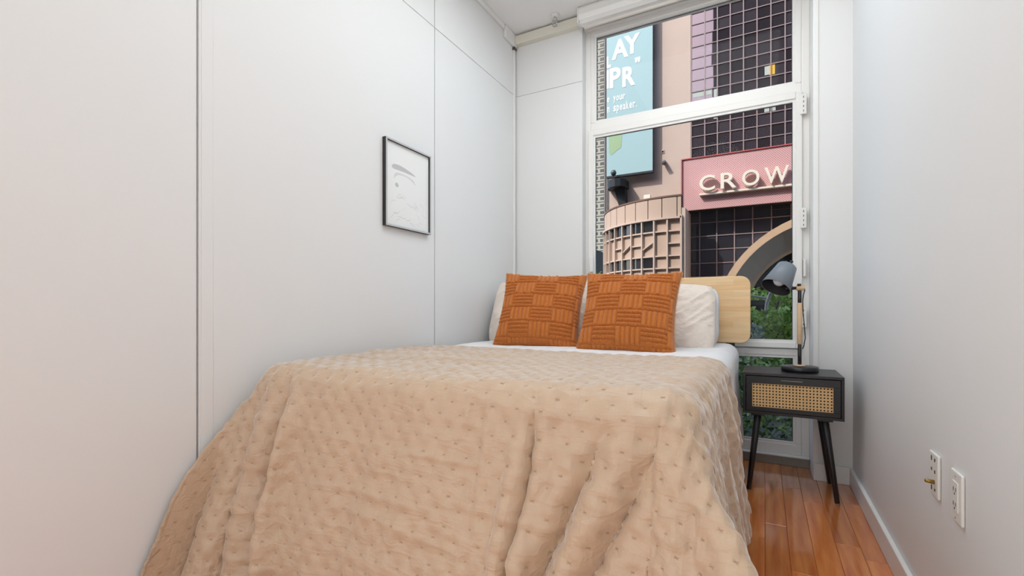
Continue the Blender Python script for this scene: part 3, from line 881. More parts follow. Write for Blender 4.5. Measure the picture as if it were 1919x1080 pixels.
# ================================================================== PICTURE
pic = empty('framed_picture', (XL, 1.831, 1.28)); tag(pic, 'thin black and silver framed pale sketch print on the left wall', 'picture')
PY0, PY1, PZ0, PZ1 = 1.661, 2.001, 1.281, 1.703
for (y0, y1, z0, z1) in ((PY0, PY1, PZ1 - .009, PZ1), (PY0, PY1, PZ0, PZ0 + .009), (PY0, PY0 + .009, PZ0 + .009, PZ1 - .009), (PY1 - .009, PY1, PZ0 + .009, PZ1 - .009)):
    f_ = box('frame_bar', XL + 0.001, XL + 0.022, y0, y1, z0, z1, mat('black frame', (38, 36, 36), 0.4), pic, bevel=0.001)
    ORG[f_] = ORG[pic] + Vector(f_.location)
    box('silver_face', XL + 0.0222, XL + 0.0245, y0 + 0.0005, y1 - 0.0005, z0 + 0.0005, z1 - 0.0005, M_silver, f_)
prn = box('print', XL + 0.004, XL + 0.012, PY0 + .009, PY1 - .009, PZ0 + .009, PZ1 - .009, M_paper, pic)
ORG[prn] = ORG[pic] + Vector(prn.location)
def stroke(name, pts, m, off):
    """flat ink shape: pts = (y, z, half width) along a line"""
    V, F = [], []
    for k, (y, z, w) in enumerate(pts):
        V += [(off, y, z - w), (off, y, z + w)]
        if k: F.append((2 * k - 2, 2 * k, 2 * k + 1, 2 * k - 1))
    new(name, V, F, m, prn)
xo_ = XL + 0.01205
stroke('ink_stroke', [(1.712, 1.575, .003), (1.725, 1.578, .012), (1.76, 1.580, .0135), (1.80, 1.578, .011), (1.85, 1.572, .007), (1.885, 1.566, .002)], M_ink, xo_)
stroke('ink_stroke', [(1.728, 1.525, .010), (1.738, 1.540, .009), (1.76, 1.549, .005), (1.80, 1.551, .003), (1.84, 1.546, .004), (1.87, 1.535, .006), (1.885, 1.522, .004)], M_ink2, xo_)
stroke('ink_stroke', [(1.735, 1.492, .002), (1.742, 1.492, .010), (1.752, 1.491, .011), (1.76, 1.49, .003)], M_ink, xo_)
rs = random.Random(5)
for k in range(22):                                      # faint sketch lines fanning out at the foot of the print
    y = rs.uniform(1.70, 1.93); z = rs.uniform(1.30, 1.44); L = rs.uniform(0.03, 0.07); w = rs.uniform(.0008, .0022)
    sl = (y - 1.80) * 0.8
    pts = []
    for q_ in range(7):
        t = q_ / 6
        pts.append((y + L * t, z - sl * t * .3 + 0.006 * math.sin(5 * t + k), w * math.sin(math.pi * (0.08 + 0.84 * t))))
    stroke('ink_stroke', pts, M_ink2, xo_ + 0.00002 * (k + 1))
box('glazing', XL + 0.0165, XL + 0.0178, PY0 + .009, PY1 - .009, PZ0 + .009, PZ1 - .009, M_glass, pic)

# ================================================================== OUTLETS
o1 = empty('cable_plate', (XR, 1.5745, 0.455)); tag(o1, 'white cable wall plate with brass connector low on the right wall', 'wall plate')
box('plate', XR - 0.007, XR - 0.0003, 1.539, 1.610, 0.399, 0.510, M_plate, o1, bevel=0.003)
for (y, z, h) in ((1.588, 0.494, .006), (1.562, 0.494, .004), (1.588, 0.466, .004), (1.562, 0.464, .004), (1.588, 0.418, .006), (1.562, 0.418, .003)):
    box('slot', XR - 0.0078, XR - 0.0068, y - .003, y + .003, z - h, z + h, M_slot, o1)
cyl('coax_connector', (XR - 0.0065, 1.566, 0.437), (XR - 0.026, 1.566, 0.439), 0.0055, 0.0045, M_brass, o1, 12)
o2 = empty('power_outlet', (XR, 1.4145, 0.453)); tag(o2, 'white double power outlet beside the cable plate on the right wall', 'outlet')
box('plate', XR - 0.007, XR - 0.0003, 1.380, 1.449, 0.396, 0.511, M_plate, o2, bevel=0.003)
rec = box('receptacle', XR - 0.009, XR - 0.0065, 1.397, 1.432, 0.420, 0.488, M_plate, o2, bevel=0.0015)
for z in (0.470, 0.437):
    for y in (1.408, 1.4215):
        box('slot', XR - 0.0095, XR - 0.0088, y - .0011, y + .0011, z - .0045, z + .0045, M_slot, o2)
    cyl('ground_hole', (XR - 0.0088, 1.4148, z - 0.010), (XR - 0.0095, 1.4148, z - 0.010), 0.0024, 0.0024, M_slot, o2, 10, 0.0002)
for z in (0.500, 0.406):
    cyl('screw', (XR - 0.0068, 1.4145, z), (XR - 0.0078, 1.4145, z), 0.0025, 0.0025, M_chrome, o2, 10, 0.0002)

#EXTERIOR#
# ================================================================== OUTSIDE: materials
M_stucco = mat('pink beige render', (198, 180, 169), 0.85, noise=0.06, nscale=1.2, spec=0.2)
M_drum = mat('beige precast', (188, 167, 152), 0.85, noise=0.05, nscale=1.0, spec=0.2)
M_rib = mat('pale precast rib', (198, 180, 167), 0.8, spec=0.2)
M_dark = mat('dark void', (22, 22, 25), 0.8)
M_mull = mat('mauve grey mullion', (150, 134, 136), 0.5)
M_grey = mat('ribbed grey metal', (120, 118, 118), 0.7, noise=0.2, nscale=6)
M_arch = mat('tan arch stone', (196, 166, 136), 0.8, noise=0.08, nscale=2)
M_soffit = mat('grey concrete soffit', (192, 176, 156), 0.85, noise=0.12, nscale=1.5)
M_letter = mat('off white sign letter', (232, 226, 212), 0.5)
M_bill = mat('turquoise billboard print', (156, 190, 196), 0.6)
M_billtxt = mat('white billboard print', (226, 232, 230), 0.6)
M_green = mat('green billboard print', (150, 180, 140), 0.6)
M_bdark = mat('billboard black edge', (20, 30, 36), 0.6)
M_far = mat('pale far wall', (156, 154, 142), 0.9)
M_farw = mat('far window glass', (52, 54, 56), 0.4)
M_own = mat('grey street facade', (74, 70, 72), 0.9)
M_street = mat('asphalt', (84, 84, 86), 0.95)
M_terr = mat('terrace paving', (120, 116, 110), 0.9)
M_yellow = mat('yellow blind', (226, 178, 50), 0.7)
M_blind = mat('pale blind', (176, 186, 180), 0.7)
M_leaf = mat('dark green leaf', (128, 156, 100), 0.5, island=0.6)
M_leaf2 = mat('blue green leaf', (168, 186, 172), 0.5, island=0.5)
M_leaf3 = mat('fresh green leaf', (164, 200, 96), 0.5, island=0.45)
M_bark = mat('bark', (84, 72, 58), 0.9)
M_pole = mat('white painted pole', (226, 222, 206), 0.6)

def mat_pane(name, base, tint, f):
    m = bpy.data.materials.new(name); m.use_nodes = True
    nt = m.node_tree; nt.nodes.clear()
    o = nt.nodes.new('ShaderNodeOutputMaterial'); mx = nt.nodes.new('ShaderNodeMixShader')
    d = nt.nodes.new('ShaderNodeBsdfDiffuse'); g = nt.nodes.new('ShaderNodeBsdfGlossy')
    oi = nt.nodes.new('ShaderNodeObjectInfo'); mr = nt.nodes.new('ShaderNodeMapRange')
    mr.inputs['To Min'].default_value = 0.6; mr.inputs['To Max'].default_value = 1.5
    hs = nt.nodes.new('ShaderNodeHueSaturation'); hs.inputs['Color'].default_value = (*lin(base), 1)
    nt.links.new(oi.outputs['Random'], mr.inputs['Value']); nt.links.new(mr.outputs[0], hs.inputs['Value'])
    nt.links.new(hs.outputs[0], d.inputs['Color'])
    g.inputs['Roughness'].default_value = 0.02; g.inputs['Color'].default_value = (*lin(tint), 1)
    mx.inputs[0].default_value = f
    nt.links.new(d.outputs[0], mx.inputs[1]); nt.links.new(g.outputs[0], mx.inputs[2])
    nt.links.new(mx.outputs[0], o.inputs[0])
    return m
M_pane = mat_pane('smoked glass pane', (62, 58, 63), (240, 206, 202), 0.32)
M_pane3 = mat_pane('dark lower glass pane', (54, 54, 62), (225, 225, 235), 0.10)
M_pane2 = mat_pane('drum window glass', (44, 44, 48), (220, 220, 220), 0.12)

def mat_perf():
    m = mat('perforated pink panel', (220, 150, 150), 0.7)
    nt = m.node_tree; b = nt.nodes['Principled BSDF']
    ge = nt.nodes.new('ShaderNodeNewGeometry'); sp_ = nt.nodes.new('ShaderNodeSeparateXYZ')
    nt.links.new(ge.outputs['Position'], sp_.inputs[0])
    def math_(op, a, bval=None, c=None):
        n_ = nt.nodes.new('ShaderNodeMath'); n_.operation = op
        for i, v_ in enumerate((a, bval, c)):
            if v_ is None: continue
            if isinstance(v_, (int, float)): n_.inputs[i].default_value = v_
            else: nt.links.new(v_, n_.inputs[i])
        return n_.outputs[0]
    K = 2 * math.pi / 0.19
    sx = math_('SINE', math_('MULTIPLY', sp_.outputs['X'], K)); sz = math_('SINE', math_('MULTIPLY', sp_.outputs['Z'], K))
    pr = math_('MULTIPLY', sx, sz)
    st_ = math_('GREATER_THAN', pr, 0.38)
    mx = nt.nodes.new('ShaderNodeMix'); mx.data_type = 'RGBA'
    mx.inputs['A'].default_value = (*lin((206, 168, 168)), 1); mx.inputs['B'].default_value = (*lin((166, 92, 98)), 1)
    nt.links.new(st_, mx.inputs['Factor']); nt.links.new(mx.outputs['Result'], b.inputs['Base Color'])
    return m
M_perf = mat_perf()
M_perfedge = mat('red sign edge', (190, 90, 92), 0.7)

# ================================================================== OUTSIDE: ground and own facade
GZ = -6.0
struct(box('street', -150, 120, 7.2, 260, GZ - 0.3, GZ, M_street), 'asphalt street below the window')
struct(box('terrace', -14, 14, 3.3, 7.2, GZ - 0.3, -0.42, M_terr), 'paved terrace outside the window')
own = empty('wall_street', (0, 3.22, GZ)); struct(own, 'street facade of the building the room is in')
for (x0, x1, z0, z1) in ((-7.9, -1.3, GZ, 62), (0.34, 50, GZ, 62), (-1.3, 0.34, 3.0, 62), (-1.3, 0.34, GZ, -0.1)):
    box('facade_slab', x0, x1, 3.152, 3.30, z0, z1, M_own, own)
nb = empty('neighbour_building', (-40, 0, GZ))
tag(nb, 'grey street building left of the window, reflected in the glass tower', 'building')
box('wall', -80, -7.95, -12, 3.25, GZ, 36, M_own, nb)
box('parapet', -80, -7.95, 3.0, 3.4, 36, 36.8, M_own, nb)

# ================================================================== OUTSIDE: glass tower
DT = 46.0
tow = empty('office_tower', (0, DT, GZ)); tag(tow, 'tall tower with smoked glass grid and pink beige wall across the street', 'building')
box('stone_wall', -13.7, -5.99, DT, 60, GZ, 62, M_stucco, tow)
box('glass_core', -5.99, 22, DT + 0.20, 60, GZ, 62, M_dark, tow)
box('side_wall', -15.2, -13.7, DT + 3, 60, GZ, 40, M_grey, tow)
for k in range(6):
    box('louver', -15.15 + k * 0.23, -15.03 + k * 0.23, DT + 2.9, DT + 3.0, 9, 40, M_grey, tow)
XM = [-5.97, -4.80] + [-4.80 + 1.06 * k for k in range(1, 13)]
ZM = [28.3 - 1.04 * k for k in range(-3, 15)]
pane0 = None
def grid_wall(XM, ZM, y, skip=None, m_=None):
    global pane0
    for i in range(len(XM) - 1):
        for j in range(len(ZM) - 1):
            w = XM[i + 1] - XM[i]; h = ZM[j] - ZM[j + 1]
            c = ((XM[i] + XM[i + 1]) / 2, y + 0.11, (ZM[j] + ZM[j + 1]) / 2)
            if skip and skip(c[0], c[2]): continue
            if pane0 is None:
                pane0 = new('pane', boxv(-.5, .5, -.02, .02, -.5, .5), BOXF, M_pane, tow, local=True)
                o = pane0; o.location = Vector(c) - ORG[tow]
            else:
                o = inst(pane0, c, tow)
            o.scale = (w - 0.02, 1, h - 0.02)
            if m_ is not None:
                o.material_slots[0].link = 'OBJECT'; o.material_slots[0].material = m_
            o.rotation_euler = (random.gauss(0, 0.0012), 0, random.gauss(0, 0.0012))
    for xm in XM:
        box('mullion', xm - 0.045, xm + 0.045, y + 0.0, y + 0.13, ZM[-1], ZM[0], M_mull, tow)
    for zm in ZM:
        box('mullion', XM[0], XM[-1], y + 0.015, y + 0.125, zm - 0.035, zm + 0.035, M_mull, tow)
grid_wall(XM, ZM, DT)
XM2 = [-6.63 + 1.434 * k for k in range(0, 8)]
ZM2 = [11.2 - 1.226 * k for k in range(0, 9)]
box('glass_core', -6.65, -5.99, DT - 0.25, DT - 0.02, GZ, 11.3, M_dark, tow)
grid_wall(XM2, ZM2, DT - 0.4, m_=M_pane3)
# blinds and lit rooms seen in single panes
for (x0, x1, z0, z1, m_) in ((0.02, 0.36, 21.2, 21.95, M_blind), (0.36, 0.80, 21.15, 22.0, M_yellow), (-5.85, -4.9, 20.5, 21.0, M_blind), (-4.7, -4.25, 20.5, 21.0, M_blind), (-4.05, -3.8, 20.2, 20.9, M_blind),
                             (-5.85, -5.35, 18.3, 18.85, M_blind), (-4.05, -3.78, 18.2, 18.85, M_blind), (0.0, 0.38, 18.0, 18.8, M_blind), (0.5, 0.85, 18.0, 18.7, M_blind), (-0.62, -0.56, 18.0, 18.8, mat('orange blind', (200, 120, 70), 0.7)),
                             (-0.5, 0.42, 14.4, 14.72, M_blind), (-5.8, -5.2, 13.8, 14.6, M_blind)):
    box('window_blind', x0, x1, DT + 0.07, DT + 0.085, z0, z1, m_, tow)

# wall fixtures on the beige wall
wf = empty('wall_spotlight', (-8.4, DT, 14.9)); tag(wf, 'small grey spotlight on the pink beige tower wall', 'spotlight')
box('bracket', -8.45, -8.3, DT - 0.12, DT, 14.8, 15.05, M_grey, wf)
cyl('head', (-8.37, DT - 0.1, 14.95), (-8.3, DT - 0.75, 14.62), 0.16, 0.2, M_grey, wf, 14)
wv = empty('wall_vent', (-8.5, DT, 16.0)); tag(wv, 'small dark square vent on the beige tower wall', 'vent')
box('vent_frame', -8.68, -8.36, DT - 0.06, DT, 15.75, 16.08, M_stucco, wv, bevel=0.01)
box('vent_opening', -8.6, -8.44, DT - 0.08, DT - 0.061, 15.83, 16.0, M_dark, wv)

# ================================================================== OUTSIDE: lettering helper
def glyph(name, ch, x0, x1, z0, z1, y0, y1, m, parent, bold=0.0):
    cu = bpy.data.curves.new('glyph', 'FONT'); cu.body = ch; cu.extrude = 0.05; cu.offset = bold; cu.resolution_u = 4
    o = bpy.data.objects.new('glyph', cu); COL.objects.link(o)
    bpy.context.view_layer.update()
    me = bpy.data.meshes.new_from_object(o.evaluated_get(bpy.context.evaluated_depsgraph_get()))
    v = np.array([tuple(q.co) for q in me.vertices]); f = [tuple(p.vertices) for p in me.polygons]
    bpy.data.objects.remove(o); bpy.data.curves.remove(cu); bpy.data.meshes.remove(me)
    lo, hi = v.min(0), v.max(0)
    t = (v - lo) / (hi - lo)
    V = np.stack([x0 + t[:, 0] * (x1 - x0), y1 + t[:, 2] * (y0 - y1), z0 + t[:, 1] * (z1 - z0)], 1)
    return new(name, V, f, m, parent)

# ================================================================== OUTSIDE: sign
sg = empty('hotel_sign', (-2, 44.2, 9.7)); tag(sg, 'pink perforated sign panel with raised off white letters CROW', 'sign')
box('sign_panel', -6.47, 9.0, 44.0, 44.25, 9.68, 14.22, M_perf, sg)
box('edge_flange', -6.55, -6.47, 43.85, 44.4, 9.68, 14.24, M_perfedge, sg)
box('edge_flange', -6.55, 9.0, 43.9, 44.4, 14.22, 14.30, M_perfedge, sg)
box('backing', -6.4, 9.0, 44.25, 45.55, 9.75, 14.1, M_dark, sg)
box('ledge', -4.98, 9.0, 43.55, 44.0, 10.82, 10.97, M_letter, sg)
for (ch, x0, x1) in (('C', -4.95, -3.72), ('R', -3.27, -2.05), ('O', -1.63, -0.35), ('W', 0.02, 1.74)):
    glyph('letter', ch, x0, x1, 11.12, 12.44, 43.3, 43.8, M_letter, sg, 0.012)

# ================================================================== OUTSIDE: billboard
bb = empty('billboard', (-11.5, 45, 13.9)); tag(bb, 'turquoise billboard with white lettering on the tower wall', 'billboard')
BY = 45.15
box('board', -13.75, -9.30, BY, BY + 0.35, 14.05, 34, M_bill, bb)
box('edge', -9.30, -9.24, BY - 0.01, BY + 0.36, 14.0, 34, M_bdark, bb)
box('edge', -13.75, -9.24, BY - 0.01, BY + 0.36, 13.86, 14.05, M_bdark, bb)
gl = lambda ch, x0, x1, z0, z1, b=0.035: glyph('letter', ch, x0, x1, z0, z1, BY - 0.02, BY - 0.001, M_billtxt, bb, b)
K_ = BY / 44.5
S = lambda v: v * K_
Z_ = lambda z: 0.88 + (z - 0.88) * K_
gl('A', S(-13.05), S(-11.42), Z_(25.05), Z_(26.95)); gl('Y', S(-11.85), S(-10.30), Z_(25.2), Z_(27.05))
multi_box('letter', [(-13.74, -13.55, BY - .02, BY - .001, 24.75, 25.9), (-13.55, -13.3, BY - .02, BY - .001, 24.75, 25.05)], M_billtxt, bb)
gl('P', S(-13.25), S(-12.15), Z_(22.35), Z_(24.3)); gl('R', S(-12.0), S(-10.75), Z_(22.2), Z_(24.1))
multi_box('letter', [(-13.74, -13.52, BY - .02, BY - .001, Z_(22.4), Z_(24.2))], M_billtxt, bb)
gl('"', S(-10.8), S(-10.3), Z_(24.25), Z_(24.75))
def word(txt, x0, x1, z0, zc, dz):
    """lower case letters side by side, heights by glyph class"""
    tall = set('kbdfhlt'); desc = set('ypgqj')
    n_ = len(txt); wch = (x1 - x0) / n_
    for i, ch in enumerate(txt):
        if ch == ' ': continue
        a = x0 + i * wch + wch * .06; b_ = a + wch * .82
        lo = z0 - (dz if ch in desc else 0); hi = zc + (dz if ch in tall else 0)
        if ch == '.': b_ = a + wch * .3; hi = z0 + (zc - z0) * .3
        gl(ch, a, b_, lo, hi, 0.025)
word('e your', -13.72, S(-11.68), Z_(21.05), Z_(21.55), 0.22)
word('n speaker.', -13.72, S(-10.4), Z_(20.05), Z_(20.6), 0.24)
pp = []
for (cx, cz, rr_, a0) in ((-12.62, 16.9, 0.35, 270), (-12.6, 20.4, 0.5, 0), (-13.05, 20.4, 0.5, 90), (-13.2, 16.4, 0.3, 180)):
    for k in range(5):
        a = math.radians(a0 + 22.5 * k); pp.append((cx + rr_ * math.cos(a), cz + rr_ * math.sin(a)))
pp = [(x_, min(z_, 19.0)) for x_, z_ in pp]
V, F = prism_xz(pp, BY - 0.015, BY - 0.001)
new('printed_shape', V, F, M_green, bb)

# dark lighting platform below the billboard
pf = empty('lighting_platform', (-12.6, 44.6, 10.9)); tag(pf, 'black rounded lighting platform with ball lamp under the billboard', 'platform')
pp = [(-13.65, 45.9), (-13.6, 45.0), (-13.2, 44.3), (-12.6, 43.95), (-12.1, 44.1), (-11.8, 44.6), (-11.75, 45.9)]
V = [(x_, y_, z_) for z_ in (12.7, 13.45) for x_, y_ in pp]; n = len(pp)
F = [tuple(reversed(range(n))), tuple(range(n, 2 * n))] + [(i, (i + 1) % n, (i + 1) % n + n, i + n) for i in range(n)]
new('deck', V, F, M_bdark, pf)
V = [(-12.95, 45.0, 12.7), (-11.9, 45.0, 12.7), (-11.9, 45.9, 12.7), (-12.95, 45.9, 12.7), (-12.5, 45.2, 10.9), (-11.85, 45.2, 10.9), (-11.85, 45.9, 10.9), (-12.5, 45.9, 10.9)]
new('bracket', V, [(0, 1, 2, 3), (7, 6, 5, 4), (4, 5, 1, 0), (5, 6, 2, 1), (6, 7, 3, 2), (7, 4, 0, 3)], M_bdark, pf)
cyl('ball_post', (-12.9, 44.6, 13.45), (-12.9, 44.6, 14.0), 0.05, 0.05, M_bdark, pf, 8)
lathe('ball_lamp', [(0.02, -0.3), (0.2, -0.22), (0.29, 0), (0.2, 0.22), (0.02, 0.3)], (-12.9, 44.6, 14.15), (0, 0, 1), mat('dark ball', (70, 84, 86), 0.4), pf, 16)

# ================================================================== OUTSIDE: curved wing
dm = empty('curved_wing', (-7, 50.4, GZ)); tag(dm, 'curved beige precast wing with a grid of ribs and windows beside the tower', 'building')
DCX, DCY, DR = -7.0, 50.4, 8.2
def dpt(phi, r_):
    a = math.radians(phi)
    if phi < 0:                                   # straight part to the right
        return (DCX + (-a) * DR, DCY - r_)
    return (DCX - r_ * math.sin(a), DCY - r_ * math.cos(a))
def arc_piece(name, p0, p1, r0, r1, z0, z1, m_, parent, z0b=None, z1b=None, nseg=None):
    nseg = nseg or max(2, int(abs(p1 - p0) / 3) + 1)
    V, F = [], []
    for k in range(nseg + 1):
        t = k / nseg; ph_ = p0 + (p1 - p0) * t
        dz0 = z0 if z0b is None else z0 + (z0b - z0) * t
        dz1 = z1 if z1b is None else z1 + (z1b - z1) * t
        a, b = dpt(ph_, r0), dpt(ph_, r1)
        V += [(*a, dz0), (*b, dz0), (*b, dz1), (*a, dz1)]
        if k:
            o_ = 4 * (k - 1); q_ = 4 * k
            for e in range(4):
                F.append((o_ + e, q_ + e, q_ + (e + 1) % 4, o_ + (e + 1) % 4))
    F.append((0, 1, 2, 3)); F.append((4 * nseg + 3, 4 * nseg + 2, 4 * nseg + 1, 4 * nseg))
    return new(name, V, F, m_, parent)
arc_piece('core', -5.2, 95, DR - 0.5, DR - 0.14, GZ, 10.55, M_drum, dm, nseg=40)
arc_piece('parapet_back', -5.2, 95, DR - 0.5, DR - 0.06, 8.9, 10.62, M_dark, dm, nseg=40)
arc_piece('parapet_cap', -5.2, 95, DR - 0.6, DR + 0.05, 10.66, 10.80, mat('brown cap', (110, 84, 70), 0.7), dm, nseg=40)
ph = -2.6
prev = -5.2
while prev < 90:
    arc_piece('panel', prev + 0.25, ph - 0.25, DR - 0.06, DR, 8.95, 10.62, M_drum, dm)
    prev = ph; ph += 8.95
arc_piece('grid_beam', -5.2, 95, DR - 0.2, DR + 0.22, 8.74, 8.90, M_rib, dm, nseg=44)
ribs = [3 + 8.04 * k for k in range(11)]
for k, p_ in enumerate(ribs):
    arc_piece('rib', p_ - 0.42, p_ + 0.42, DR - 0.2, DR + 0.16, GZ, 8.72, M_rib, dm, nseg=1)
arc_piece('pier', -5.6, -4.5, DR - 0.6, DR + 0.22, GZ, 9.0, M_rib, dm, nseg=1)
box('pier', DCX + 0.76, DCX + 1.05, 42.2, 45.55, GZ, 9.62, M_rib, dm)
cols = [(-4.5, 3 - .42)] + [(ribs[k] + .42, ribs[k + 1] - .42) for k in range(10)]
for ci, (a, b) in enumerate(cols):
    zs = [7.70, 5.55, 4.48, 3.4]
    if ci == 0 or ci in (3, 5): zs.append(6.62)
    for z_ in zs:
        arc_piece('crossbar', a, b, DR - 0.2, DR + 0.08, z_ - 0.06, z_ + 0.06, M_rib, dm)
    if ci >= 2:
        arc_piece('window_pane', a, b, DR - 0.15, DR - 0.11, 7.76, 8.74, M_pane2, dm)
        arc_piece('window_pane', a, b, DR - 0.15, DR - 0.11, 4.54, 5.49, M_pane2, dm)
    if ci in (2, 4):
        arc_piece('crossbar', a, b, DR - 0.2, DR + 0.1, 6.78, 6.88, M_rib, dm, 6.15, 6.25)
# floodlight on the wing roof
fl = empty('roof_floodlight', (-9.6, 43.6, 10.8)); tag(fl, 'small white floodlight on the curved wing roof', 'floodlight')
box('arm', -10.3, -9.3, 43.6, 43.68, 10.95, 11.02, M_grey, fl); box('stand', -10.0, -9.93, 43.6, 43.68, 10.8, 10.95, M_grey, fl)
box('head', -9.75, -9.15, 43.45, 43.75, 11.0, 11.38, M_letter, fl, bevel=0.03)

# ================================================================== OUTSIDE: entrance arch
ar = empty('entrance_arch', (4.5, 44.5, GZ)); tag(ar, 'tan stone arch over the entrance below the sign', 'arch')
def arc_pts(cx, cz, r_, n_=40, a0=-20, a1=200):
    return [(cx + r_ * math.cos(math.radians(a0 + (a1 - a0) * k / n_)), cz + r_ * math.sin(math.radians(a0 + (a1 - a0) * k / n_))) for k in range(n_ + 1)]
def loft(name, A, ya, B, yb_, m_, parent, k0=0, k1=None, th=0.0):
    k1 = len(A) - 1 if k1 is None else k1
    V, F = [], []
    for k in range(k0, k1 + 1):
        V += [(A[k][0], ya, A[k][1]), (B[k][0], yb_, B[k][1])]
        if k > k0:
            i = 2 * (k - k0)
            F.append((i - 2, i - 1, i + 1, i))
    o = new(name, V, F, m_, parent)
    if th:
        s_ = o.modifiers.new('thickness', 'SOLIDIFY'); s_.thickness = th; s_.offset = 0
    return o
Ao, Ai, Ab, Ac = arc_pts(5.5, -0.56, 9.28), arc_pts(4.99, -0.03, 8.0), arc_pts(4.227, 0.475, 5.745), arc_pts(4.227, 0.475, 5.5)
loft('extrados', Ao, 43.0, Ao, 45.6, M_arch, ar)
loft('arch_face', Ao, 43.0, Ai, 43.0, M_arch, ar, th=0.04)
for k in range(0, 40, 5):
    loft('soffit_panel', Ai, 43.04, Ab, 44.3, M_soffit, ar, k, k + 5, th=0.03)
loft('inner_rim', Ab, 44.3, Ac, 44.25, M_arch, ar, th=0.06)
V = [(x_, 44.8, z_) for x_, z_ in arc_pts(4.227, 0.475, 5.74)]
new('doorway', V, [tuple(range(len(V)))], M_dark, ar)

# ================================================================== OUTSIDE: far building on the left
fb = empty('far_building', (-62, 180, GZ)); tag(fb, 'far pale apartment block with rows of dark windows at the left glass edge', 'building')
box('wall', -75, -55.9, 180, 195, GZ, 135, M_far, fb)
w0 = None
for k in range(37):
    for (cx) in (-56.7, -59.2):
        c = (cx, 179.95, 20 + k * 2.77)
        if w0 is None:
            w0 = new('window', boxv(-.75, .75, -.06, .06, -.55, .55), BOXF, M_farw, fb, local=True)
            w0.location = Vector(c) - ORG[fb]
        else:
            inst(w0, c, fb)
    box('floor_line', -75, -55.8, 179.9, 180.0, 21.25 + k * 2.77, 21.55 + k * 2.77, M_farw, fb)
box('low_wall', -75, -50, 150, 160, GZ, 21.0, mat('dark brown far wall', (70, 66, 60), 0.9), tag(empty('far_low_building', (-60, 150, GZ)), 'dark low building below the far apartment block', 'building'))

# ================================================================== OUTSIDE: plants
def leaves(name, pts, size, m_, parent, seed, droop=0.3):
    r_ = np.random.default_rng(seed)
    V = np.zeros((len(pts) * 6, 3)); F = []
    for i, p in enumerate(pts):
        d_ = r_.normal(size=3); d_[2] -= droop; d_ /= np.linalg.norm(d_)
        up = r_.normal(size=3) + np.array([0, 0, 0.8]); sdir = np.cross(d_, up); sdir /= np.linalg.norm(sdir) + 1e-9
        nn = np.cross(sdir, d_)
        L = size * r_.uniform(0.6, 1.35); W = L * r_.uniform(0.24, 0.36)
        k = i * 6; p = np.array(p)
        V[k] = p; V[k + 1] = p + d_ * L * .35 + sdir * W + nn * W * .3; V[k + 2] = p + d_ * L * .75 + sdir * W * .7 + nn * W * .2
        V[k + 3] = p + d_ * L; V[k + 4] = p + d_ * L * .75 - sdir * W * .7 + nn * W * .2; V[k + 5] = p + d_ * L * .35 - sdir * W + nn * W * .3
        F += [(k, k + 1, k + 2, k + 3), (k, k + 3, k + 4, k + 5)]
    o = new(name, V, F, m_, parent)
    o['kind'] = 'stuff'
    return o
def shrub(name, c, rx, ry, z0, z1, nl, size, m_, label, cat, group, seed):
    root = empty(name, (c[0], c[1], z0)); tag(root, label, cat, group)
    r_ = np.random.default_rng(seed)
    pts = []
    while len(pts) < nl:
        q_ = r_.uniform(-1, 1, 3); l_ = np.linalg.norm(q_)
        if l_ > 1 or l_ < 0.45: continue
        bmp = 0.8 + 0.35 * math.sin(5 * q_[0] + seed) * math.cos(4 * q_[2] + seed)
        pts.append((c[0] + q_[0] * rx * bmp, c[1] + q_[1] * ry * bmp, (z0 + z1) / 2 + q_[2] * (z1 - z0) / 2 * bmp))
    leaves('foliage', pts, size, m_, root, seed)
    for k in range(4):
        a = k * 1.6 + seed
        tube('stem', [(c[0], c[1], z0 - 0.02), (c[0] + .2 * rx * math.cos(a), c[1] + .2 * ry * math.sin(a), z0 + (z1 - z0) * .4), (c[0] + .6 * rx * math.cos(a), c[1] + .6 * ry * math.sin(a), z0 + (z1 - z0) * .8)], 0.012, M_bark, root, 6)
    return root
# clipped hedge right outside the window
hg = empty('hedge', (-0.4, 3.85, -0.42)); tag(hg, 'clipped dark green hedge just outside the window', 'hedge')
r_ = np.random.default_rng(3)
pts = np.stack([r_.uniform(-1.9, 1.2, 9000), r_.uniform(3.55, 4.15, 9000), -0.40 + 0.93 * r_.uniform(0, 1, 9000) ** 0.8], 1)
leaves('foliage', pts, 0.045, M_leaf, hg, 5)
for k in range(8):
    tube('stem', [(-1.7 + k * .38, 3.85, -0.42), (-1.68 + k * .38, 3.87, 0.0), (-1.72 + k * .38, 3.84, 0.4)], 0.014, M_bark, hg, 6)
shrub('shrub', (-0.36, 5.5), 0.46, 0.5, -0.42, 1.02, 5000, 0.075, M_leaf2, 'blue green leafy shrub seen right of the headboard', 'shrub', 'terrace shrubs', 21)
shrub('shrub', (0.66, 5.2), 0.5, 0.5, -0.42, 1.16, 5000, 0.075, M_leaf, 'dark green shrub behind the lamp pole', 'shrub', 'terrace shrubs', 22)
shrub('shrub', (0.1, 6.4), 0.7, 0.4, -0.42, 1.05, 4000, 0.08, M_leaf3, 'fresh green shrub behind the lamp shade', 'shrub', 'terrace shrubs', 23)
shrub('shrub', (-2.02, 5.6), 0.30, 0.3, -0.42, 1.62, 1600, 0.07, M_leaf3, 'thin green shrub at the left edge of the window', 'shrub', 'terrace shrubs', 24)
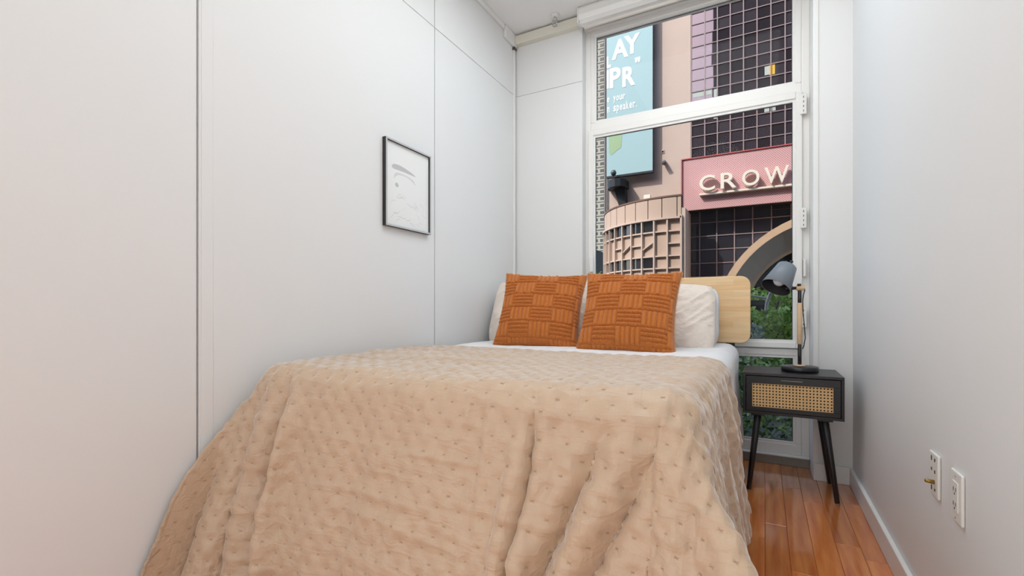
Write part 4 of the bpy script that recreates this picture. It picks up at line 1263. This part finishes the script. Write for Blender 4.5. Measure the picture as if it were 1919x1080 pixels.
def tree(c, rx, z0, z1, ztrunk, nl, size, m_, label, seed):
    root = empty('street_tree', (c[0], c[1], GZ)); tag(root, label, 'tree', 'street trees')
    cyl('trunk', (c[0], c[1], GZ), (c[0], c[1], ztrunk), 0.16, 0.09, M_bark, root, 10)
    r2 = np.random.default_rng(seed); pts = []
    while len(pts) < nl:
        q_ = r2.uniform(-1, 1, 3); l_ = np.linalg.norm(q_)
        if l_ > 1 or l_ < 0.5: continue
        bmp = 0.8 + 0.3 * math.sin(4 * q_[0] + seed) * math.cos(5 * q_[1] + seed)
        pts.append((c[0] + q_[0] * rx * bmp, c[1] + q_[1] * rx * bmp, (z0 + z1) / 2 + q_[2] * (z1 - z0) / 2 * bmp))
    leaves('crown', pts, size, m_, root, seed)
    for k in range(5):
        a = k * 1.3
        tube('branch', [(c[0], c[1], ztrunk - 0.3), (c[0] + .3 * rx * math.cos(a), c[1] + .3 * rx * math.sin(a), ztrunk + .4 * (z1 - ztrunk)), (c[0] + .7 * rx * math.cos(a), c[1] + .7 * rx * math.sin(a), ztrunk + .75 * (z1 - ztrunk))], 0.05, M_bark, root, 6)
tree((-0.1, 24), 1.9, -2.0, 2.15, -1.6, 5000, 0.22, M_leaf3, 'bright green street tree behind the terrace shrubs', 31)
tree((2.6, 27), 2.2, -2.0, 2.5, -1.6, 5000, 0.22, M_leaf, 'darker street tree half hidden by the lamp', 32)
tree((-10.2, 32), 1.3, -1.5, 3.5, -1.0, 3000, 0.22, M_leaf3, 'street tree at the left edge of the window', 33)
# dark kiosk roof and white lamp post on the street
ks = empty('street_kiosk', (-0.4, 14, GZ)); tag(ks, 'dark street kiosk with white roof edge right of the headboard', 'kiosk')
box('body', -1.6, 0.02, 14, 15.5, GZ, 1.0, M_dark, ks)
tube('roof_edge', [(-1.6, 13.95, 1.42), (-0.3, 13.95, 1.24), (0.06, 13.95, 1.17)], 0.03, M_pole, ks)
box('roof_panel', -1.6, 0.02, 14, 15.5, 1.0, 1.12, mat('kiosk roof', (66, 64, 66), 0.7), ks)
lp = empty('lamp_post', (0.03, 13.2, GZ)); tag(lp, 'white curved lamp post above the terrace shrubs', 'lamp post')
tube('post', [(0.03, 13.2, GZ), (0.03, 13.2, 0.75), (0.05, 13.2, 1.0), (0.12, 13.2, 1.25), (0.3, 13.2, 1.45)], 0.04, M_pole, lp)
cyl('lantern', (0.3, 13.2, 1.45), (0.48, 13.2, 1.40), 0.05, 0.08, M_pole, lp, 12)
